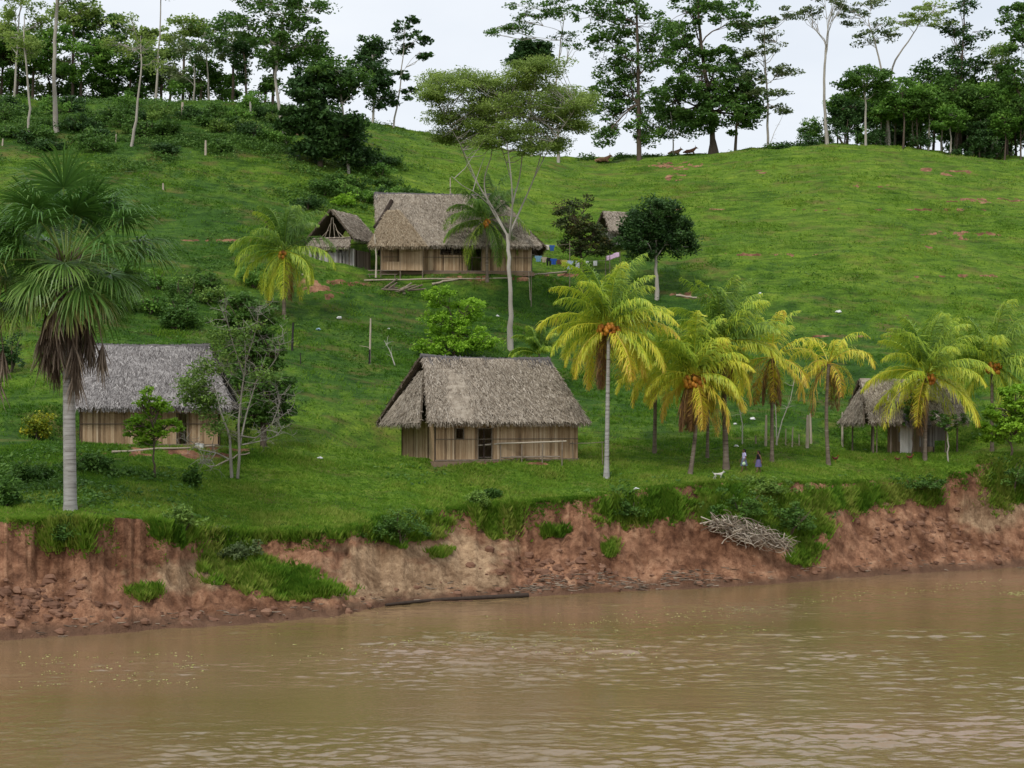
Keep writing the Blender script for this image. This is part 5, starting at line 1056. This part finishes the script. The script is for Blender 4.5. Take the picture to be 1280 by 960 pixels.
# ------------------------------------------------------------------ clothes, litter
CL = 'clothes drying on the lines beside the upper house'
A_ = pxpt(664,318,165); B2 = pxpt(762,325,165)
cl = thing('clothesline', 'washing line strung between stake and rust coloured tree', 'clothesline', Vector(A_), 0)
G = Geo(); t = np.linspace(0,1,12)[:,None]; P = A_*(1-t)+B2*t; P[:,2] -= .35*np.sin(t[:,0]*pi); G.tube(P, .012, 4, .6); G.build('rope', M['wood_pale'], cl, False, A_)
A3 = pxpt(664,303,168); B3 = pxpt(712,305,168); G = Geo(); P3 = A3*(1-t)+B3*t; P3[:,2] -= .2*np.sin(t[:,0]*pi); G.tube(P3, .012, 4, .6); G.build('rope', M['wood_pale'], cl, False, A_)
for (c, y) in ((664,165),(762,165),(664,168),(712,168)):
    g0 = at(c, y); G = Geo(); top = A_[2] if y == 165 else A3[2]+.1
    G.tube([(g0.x,y,g0.z-.3),(g0.x+.02,y,top+.05)], [.05,.04], 6, .6); G.build('post', M['wood'], cl, True, A_)
def garment(label, col, row, w, h, colr, y, kind='shirt', seed=0):
    G = Geo(); nx, nz = 9, 8; u = np.linspace(-.5,.5,nx); v = np.linspace(0,-1,nz); U, V = np.meshgrid(u, v)
    ww = np.where(np.abs(V) < .32, 1.0, .68) if kind == 'shirt' else np.ones_like(V)
    X = U*w*ww; Z = V*h; Yy = .05*np.sin(U*14+seed)*np.abs(V); i = (np.arange(nz-1)[:,None]*nx+np.arange(nx-1)[None]); q = np.stack([i,i+1,i+nx+1,i+nx],-1).reshape(-1,4)
    for off in (-.012,.012): G.add(np.stack([X,Yy+off,Z],-1).reshape(-1,3), q, .5)
    if kind == 'trousers':
        keep = ~((np.abs(U[:-1,:-1]+.06) < .1) & (V[:-1,:-1] < -.35)); G.f = [f[keep.ravel()] for f in G.f]; G.a = [a[keep.ravel()] for a in G.a]
    o = G.build('garment', paint('cloth '+label[:20], colr), None, True); o.location = Vector(pxpt(col, row, y)); tag(o, label, 'garment', CL)
for k, (lb, c, w, h, colr, kd) in enumerate([('light blue shirt hanging first on the lower line',673,.75,.6,(.25,.45,.6),'shirt'),('cream shirt hanging second on the lower line',680,.6,.55,(.6,.5,.36),'shirt'),('black trousers hanging on the lower line',686,.45,.8,(.02,.02,.025),'trousers'),('bright blue shirt hanging on the lower line',692,.7,.6,(.04,.12,.5),'shirt'),
    ('brown cloth hanging on the lower line',699,.5,.5,(.18,.08,.05),'cloth'),('yellow shirt hanging on the lower line',705,.7,.65,(.6,.55,.12),'shirt'),('pale blue shirt hanging last on the lower line',712,.75,.9,(.5,.6,.75),'shirt'),('white cloth hanging further right on the lower line',722,.4,.7,(.7,.7,.72),'cloth'),('white shirt hanging before the rust coloured tree',733,.5,.5,(.75,.75,.75),'shirt'),('small white cloth hanging near the right post',744,.4,.5,(.72,.72,.70),'cloth')]):
    tt_ = (c-664)/98; z_ = (A_*(1-tt_)+B2*tt_); row_ = YH-(z_[2]-.35*sin(tt_*pi)-CAMZ)*F/165
    garment(lb, c, row_, w, h, colr, 164.96, kd, k)
for k, (lb, c, w, h, colr) in enumerate([('cream cloth hanging on the upper line',677,.5,.4,(.6,.5,.4)),('white cloth hanging on the upper line',684,.55,.5,(.7,.66,.58)),('dark blue shirt hanging on the upper line',690,.6,.6,(.03,.10,.30))]):
    tt_ = (c-664)/48; z_ = (A3*(1-tt_)+B3*tt_); row_ = YH-(z_[2]-.2*sin(tt_*pi)-CAMZ)*F/168
    garment(lb, c, row_, w, h, colr, 167.96, 'shirt', k+20)
# pink sheet over a low pole
B = at(766, 165.5); ps = thing('drying_sheet', 'pale pink sheet spread over a tilted pole right of the clothesline', 'sheet', B, 0)
z_ = pxpt(766,318,165.5)[2]-B.z
G = Geo(); nx = 10; u = np.linspace(-.65,.65,nx); pts = []
for r_, (yy, zz) in enumerate(((-.3,-.45),(-.12,-.1),(0,.05),(.12,-.1),(.3,-.45))): pts += [(x, yy+.03*sin(x*9+r_), z_+zz+.35*x+.02*sin(x*7)) for x in u]
q = [(i*nx+j, i*nx+j+1, (i+1)*nx+j+1, (i+1)*nx+j) for i in range(4) for j in range(nx-1)]; G.add(pts, q); G.build('sheet', paint('pink sheet cloth', (.72,.5,.62)), ps, True)
G = Geo(); G.tube([(-.8,0,z_-.28),(.8,0,z_+.28)], .03, 6); G.tube([(-.75,0,-.3),(-.75,0,z_-.25)], .04, 6); G.tube([(.75,0,-.3),(.75,0,z_+.25)], .04, 6); G.build('pole', M['wood'], ps, True)
# litter
LT = 'bits of white litter on the grass'
mw = paint('white plastic', (.75,.75,.74), .5); mb = paint('blue plastic', (.35,.5,.65), .5)
for k, (c, r, sz, m_, lb) in enumerate([(1048,391,.32,mw,'white scrap lying alone on the hillside above the thin palm'),(950,368,.2,mw,'small white scrap on the hillside above the green crowned palm'),(398,413,.25,mb,'pale blue scrap on the slope below the red earth'),(424,399,.3,mw,'white scrap on the slope right of the blue scrap'),(941,525,.25,mw,'white scrap behind the two women near a slim stem'),
    (919,531,.16,mw,'tiny white scrap behind the stout palm'),(920,559,.22,mw,'white scrap on the grass beside the stout palm'),(622,396,.2,mw,'tiny white scrap left of the feathery tree trunk'),(486,412,.15,mw,'tiny white scrap above the pale post'),(400,574,.2,mw,'white scrap at the foot of the middle house'),(795,612,.18,mw,'white scrap on the bank top right of the tallest palm'),(508,508,.2,mw,'small white scrap in the shade left of the middle house')]):
    rng = np.random.default_rng(800+k); B = hit(c, r); G = Geo(); th = np.linspace(0,pi,6); ph = np.arange(8)*2*pi/8
    V = np.array([(sin(a)*cos(p_), sin(a)*sin(p_)*.7, cos(a)*.45+.3) for a in th for p_ in ph])*sz*(1+rng.normal(0,.18,(48,1)))
    G.add(V, [(i*8+j,(i+1)*8+j,(i+1)*8+(j+1)%8,i*8+(j+1)%8) for i in range(5) for j in range(8)]); o = G.build('litter', m_, None); o.location = B; tag(o, lb, 'litter', LT)

# ------------------------------------------------------------------ people and animals (skinned skeletons)
def skin_body(name, pts, edges, mat, parent, sub=2, root_i=0):
    me = bpy.data.meshes.new(name); me.from_pydata([p[:3] for p in pts], edges, []); o = bpy.data.objects.new(name, me); COL.objects.link(o); o.parent = parent
    me.materials.append(mat); md = o.modifiers.new('skin', 'SKIN'); md.use_smooth_shade = True
    if not me.skin_vertices: 
        with bpy.context.temp_override(object=o, active_object=o): bpy.ops.mesh.customdata_skin_add()
    for i, p in enumerate(pts):
        sv = me.skin_vertices[0].data[i]; sv.radius = (p[3], p[4] if len(p) > 4 else p[3]); sv.use_root = (i == root_i)
    m2 = o.modifiers.new('sub', 'SUBSURF'); m2.levels = sub; m2.render_levels = sub
    return o
skinm = paint('brown skin', (.24,.13,.08), .6); hairm = paint('black hair', (.012,.010,.010), .5)
def person(label, col, row, rz, shirt, skirt, stride=.22, carry=False, tall=1.72):
    B = hit(col, row); root = thing('person', label, 'person', B, rz)
    k = tall/1.6; st = stride
    # faces local -Y (walking direction)
    pts = [(0,0,.90,.115,.095),(0,0,1.08,.10,.08),(0,-.01,1.25,.125,.085),(0,0,1.33,.055,.05),(0,-.01,1.385,.042,.045),(0,-.02,1.50,.078,.092),(0,-.02,1.56,.06,.075)]
    ed = [(0,1),(1,2),(2,3),(3,4),(4,5),(5,6)]
    for sx in (-1,1):
        f = st*sx
        i = len(pts); pts += [(sx*.085,0,.84,.085),(sx*.09,-f*.5-.02,.47,.058),(sx*.09,-f+.03,.10,.036),(sx*.09,-f,.04,.036),(sx*.09,-f-.14,.025,.032)]
        ed += [(0,i),(i,i+1),(i+1,i+2),(i+2,i+3),(i+3,i+4)]
        i = len(pts); a = -st*sx*.7
        el = (sx*.23,.02-a*.3,1.04); wr = (sx*.23,-a-.03,.82) if not (carry and sx > 0) else (sx*.25,-.10,.82)
        pts += [(sx*.15,0,1.285,.05),(*el,.036),(*wr,.026),(wr[0],wr[1]-.02,wr[2]-.06,.03,.016)]; ed += [(2,i),(i,i+1),(i+1,i+2),(i+2,i+3)]
        hnd = i+3; hx, hy, hz = pts[hnd][:3]
        for fi in range(4):
            j = len(pts); fy = hy-.027+fi*.018; ln = (.065,.078,.073,.055)[fi]; pts += [(hx,fy,hz-.03,.009),(hx-sx*.012,fy,hz-.03-ln*.55,.008),(hx-sx*.035,fy,hz-.03-ln*.9,.007)]; ed += [(hnd,j),(j,j+1),(j+1,j+2)]
        j = len(pts); pts += [(hx-sx*.01,hy-.035,hz+.02,.010),(hx-sx*.02,hy-.06,hz-.02,.008)]; ed += [(hnd,j),(j,j+1)]
    pts = [(p[0]*k,p[1]*k,p[2]*k)+tuple(r*k for r in p[3:]) for p in pts]
    b_ = skin_body('body', pts, ed, skinm, root)
    # hair: cap plus a gathered tail down the back; face features
    G = Geo(); th = np.linspace(0,pi*.62,8); ph = np.linspace(0,2*pi,16,endpoint=False)
    V = [(sin(a)*cos(p_)*.098, .015+sin(a)*sin(p_)*.112+.02*(a>1.4), 1.515+cos(a)*.10-(.06 if sin(p_) > .2 and a > 1.2 else 0)) for a in th for p_ in ph]
    V = np.array(V)*k; front = V[:,1] < -.055*k; V[front,2] = np.maximum(V[front,2], 1.55*k)
    G.add(V, [(i*16+j,(i+1)*16+j,(i+1)*16+(j+1)%16,i*16+(j+1)%16) for i in range(7) for j in range(16)]); G.tube(np.array([(0,.09,1.52),(0,.125,1.40),(0,.12,1.26),(0,.11,1.16)])*k, np.array([.06,.05,.04,.015])*k, 8); G.build('hair', hairm, root, True)
    G = Geo(); G.tube(np.array([(0,-.10,1.50),(0,-.135,1.475),(0,-.105,1.465)])*k, [.012,.018,.012], 6); G.build('nose', skinm, root, True)
    for sx in (-1,1):
        G = Geo(); G.tube(np.array([(sx*.032,-.098,1.505),(sx*.032,-.112,1.505)])*k, .010, 6); G.build('eye', hairm, root, True)
        G = Geo(); G.tube(np.array([(sx*.082,-.005,1.50),(sx*.098,.01,1.50)])*k, .022, 6); G.build('ear', skinm, root, True)
    G = Geo(); G.tube(np.array([(-.025,-.100,1.435),(0,-.108,1.432),(.025,-.100,1.435)])*k, .007, 5); G.build('mouth', paint('lips', (.3,.1,.08)), root, True)
    # shirt: shell round the torso with sleeves
    def ring_shell(G, zs, n=18):
        V = []; 
        for (z, rx, ry, cy) in zs: V += [(rx*cos(t_), cy+ry*sin(t_), z) for t_ in np.linspace(0,2*pi,n,endpoint=False)]
        V = np.array(V)*k; G.add(V, [(i*n+j,(i+1)*n+j,(i+1)*n+(j+1)%n,i*n+(j+1)%n) for i in range(len(zs)-1) for j in range(n)])
    G = Geo(); ring_shell(G, [(.86,.165,.14,0),(.95,.15,.125,0),(1.08,.14,.11,0),(1.2,.165,.118,-.005),(1.29,.165,.10,0),(1.335,.10,.075,0)])
    if shirt[1]:
        for sx in (-1,1): G.tube(np.array([(sx*.11,0,1.30),(sx*.175,0,1.27),(sx*.225,.015,1.10)])*k, np.array([.07,.066,.062])*k, 10)
    G.build('shirt', paint('shirt cloth '+label[:9], shirt[0]), root, True)
    G = Geo(); ring_shell(G, [(.97,.145,.12,0),(.86,.185,.155,0),(.70,.20,.20,0),(.55,.215,.24,0),(.42,.22,.26,0)]); G.build('skirt', paint('skirt cloth '+label[:9], skirt), root, True)
    return root, k
pr, k_ = person('woman in a pale lilac shirt and grey skirt carrying a small bag', 930, 590, radians(-75), ((.50,.47,.72),True), (.13,.15,.22), carry=True)
pr2, k_ = person('woman in a black sleeveless top and purple skirt walking behind the other', 948, 591, radians(-62), ((.012,.010,.014),False), (.13,.11,.24), tall=1.66)
# carried bag (top level, hangs from the hand)
Rz = Matrix.Rotation(radians(-75), 4, 'Z'); hp = pr.location+(Rz@Vector((.25*1.075,-.12*1.075,.72*1.075)))
bagG = Geo(); th = np.linspace(0,pi,7); ph = np.arange(10)*2*pi/10
bagG.add(np.array([(sin(a)*cos(p_)*.13, sin(a)*sin(p_)*.10, cos(a)*.14-.16) for a in th for p_ in ph]), [(i*10+j,(i+1)*10+j,(i+1)*10+(j+1)%10,i*10+(j+1)%10) for i in range(6) for j in range(10)])
bagG.tube([(-.05,0,-.05),(-.03,0,.02),(.03,0,.02),(.05,0,-.05)], .012, 5); o = bagG.build('bag', paint('pale green plastic bag', (.50,.68,.45)), None, True); o.location = hp; tag(o, 'pale green plastic bag in the hand of the woman in lilac', 'bag')

def quadruped(name, label, cat, B, rz, sc, mat, lying=False, horns=False):
    root = thing(name, label, cat, B, rz); P = []; E = []
    h = .0
    if not lying:
        P = [(.0,0,.50,.11,.10),(.28,0,.50,.125,.13),(.50,0,.53,.11,.13),(.62,0,.64,.07,.08),(.74,0,.74,.075,.075),(.90,0,.70,.035,.035),(-.22,0,.53,.10,.10),(-.36,0,.60,.022,.022),(-.50,0,.74,.014,.014)]
        E = [(0,1),(1,2),(2,3),(3,4),(4,5),(0,6),(6,7),(7,8)]
        for sy in (-1,1):
            i = len(P); P += [(.46,sy*.08,.40,.05,.05),(.44+sy*.05,sy*.085,.22,.028,.028),(.46+sy*.08,sy*.085,.03,.024,.024),(.52+sy*.08,sy*.085,.02,.022,.02)]; E += [(2,i),(i,i+1),(i+1,i+2),(i+2,i+3)]
            i = len(P); P += [(-.20,sy*.09,.42,.065,.065),(-.13-sy*.04,sy*.09,.28,.04,.04),(-.27-sy*.05,sy*.09,.17,.024,.024),(-.24-sy*.06,sy*.09,.03,.022,.022),(-.18-sy*.06,sy*.09,.02,.022,.02)]; E += [(6,i),(i,i+1),(i+1,i+2),(i+2,i+3),(i+3,i+4)]
            i = len(P); P += [(.72,sy*.06,.80,.022,.022),(.70,sy*.09,.86,.012,.012)]; E += [(4,i),(i,i+1)]
    else:
        P = [(0,0,.30,.26,.24),(.35,0,.33,.26,.27),(.68,0,.42,.20,.24),(.88,0,.62,.12,.15),(1.05,0,.78,.10,.11),(1.28,0,.66,.07,.07),(-.38,0,.30,.24,.24),(-.60,0,.25,.10,.10),(-.66,-.15,.10,.03,.03),(-.45,-.35,.06,.03,.03)]
        E = [(0,1),(1,2),(2,3),(3,4),(4,5),(0,6),(6,7),(7,8),(8,9)]
        for sy in (-1,1):
            i = len(P); P += [(.60,sy*.2,.18,.09,.09),(.85,sy*.26,.10,.055,.055),(.62,sy*.30,.05,.045,.045)]; E += [(2,i),(i,i+1),(i+1,i+2)]
            i = len(P); P += [(-.35,sy*.26,.20,.13,.13),(-.05,sy*.36,.14,.07,.07),(-.25,sy*.42,.06,.045,.045),(.0,sy*.46,.05,.04,.04)]; E += [(6,i),(i,i+1),(i+1,i+2),(i+2,i+3)]
            i = len(P); P += [(1.0,sy*.12,.84,.04,.03),(.98,sy*.26,.82,.03,.02)]; E += [(4,i),(i,i+1)]
    P = [tuple(c*sc for c in p) for p in P]; skin_body('body', P, E, mat, root)
    hx, hz = (.90,.70) if not lying else (1.28,.66)
    G = Geo(); G.tube(np.array([(hx+.02,0,hz),(hx+(.055 if not lying else .08),0,hz-.005)])*sc, (.018 if not lying else .05)*sc, 7); G.build('muzzle', hairm, root, True)
    for sy in (-1,1):
        ex, ey, ez, er = (.80,.055,.755,.011) if not lying else (1.13,.10,.78,.02)
        G = Geo(); G.tube(np.array([(ex,sy*ey,ez),(ex+.01,sy*(ey+.02),ez)])*sc, er*sc, 6); G.build('eye', hairm, root, True)
        if horns: G = Geo(); G.tube(np.array([(1.0,sy*.07,.88),(.98,sy*.16,.97),(.99,sy*.17,1.06)])*sc, np.array([.025,.02,.006])*sc, 6); G.build('horn', M['wood_pale'], root, True)
    return root
quadruped('dog', 'white dog standing with raised tail on the bank top near the two women', 'dog', hit(896,599), radians(12), .72, paint('white dog coat', (.62,.60,.54)))
quadruped('cow', 'light brown cow lying on the ridge in front of the sky', 'cow', hit(751,203), radians(8), 1.35, paint('light brown cow hide', (.36,.20,.11)), True, True)
quadruped('cow', 'pale tan cow lying under the heavy crowned tree', 'cow', hit(841,193), radians(5), 1.2, paint('tan cow hide', (.42,.26,.17)), True, True)
quadruped('cow', 'reddish cow lying closest to the thick flaring trunk', 'cow', hit(860,190), radians(-12), 1.15, paint('reddish cow hide', (.28,.13,.08)), True, True)
def hen(label, col, row, rz, sc, c):
    B = hit(col, row); root = thing('hen', label, 'hen', B, rz)
    P = [(0,0,.24,.10,.10),(.12,0,.27,.09,.09),(.19,0,.36,.045,.045),(.22,0,.43,.04,.04),(-.13,0,.28,.07,.06),(-.22,0,.38,.045,.03),(-.26,0,.46,.02,.015)]; E = [(0,1),(1,2),(2,3),(0,4),(4,5),(5,6)]
    skin_body('body', [tuple(v*sc for v in p) for p in P], E, paint('hen feathers '+label[:12], c), root)
    G = Geo(); G.tube(np.array([(.21,0,.46),(.24,0,.50),(.26,0,.46)])*sc, .014*sc, 5); G.build('comb', paint('red comb', (.55,.03,.02)), root, True)
    G = Geo(); G.tube(np.array([(.25,0,.43),(.31,0,.42)])*sc, np.array([.014,.003])*sc, 5); G.build('beak', M['nut'], root, True)
    for sy in (-1,1):
        G = Geo(); G.tube(np.array([(0,sy*.04,.17),(.01,sy*.04,.02),(.06,sy*.04,.01)])*sc, .01*sc, 5); G.tube(np.array([(.01,sy*.04,.015),(.04,sy*.04+.03,.01)])*sc, .008*sc, 4); G.build('leg', M['nut'], root, True)
HG = 'hens pecking on the grass'
hen('dark red hen at the foot of the thin crowned palm', 1044, 578, radians(20), 1.15, (.12,.03,.02))
hen('rust brown hen in front of the white board panel', 1137, 577, radians(-15), 1.1, (.17,.05,.03))
hen('small brown hen left of the rust brown hen', 1122, 578, radians(170), .85, (.13,.045,.03))
hen('dark hen under the shelf of the middle house railing', 648, 574, radians(30), .8, (.02,.018,.018))
hen('white hen beside the dark hen before the middle house', 668, 575, radians(190), .8, (.6,.58,.55))
BG = 'white buckets in the yard of the left house'
for k, (c, r, lb) in enumerate([(247,560,'white bucket standing left of its twin in the yard of the left house'),(252,561,'white bucket standing right of its twin in the yard of the left house')]):
    B = hit(c, r); bk = thing('bucket', lb, 'bucket', B, 0, BG); G = Geo(); G.tube([(0,0,0),(0,0,.34)], [.13,.17], 12, .5); G.build('tub', mw, bk, True)
    G = Geo(); a_ = np.linspace(0,pi,9); G.tube(np.stack([.17*np.cos(a_), 0*a_, .33+.14*np.sin(a_)],-1), .01, 4); G.build('handle', M['charcoal'], bk)
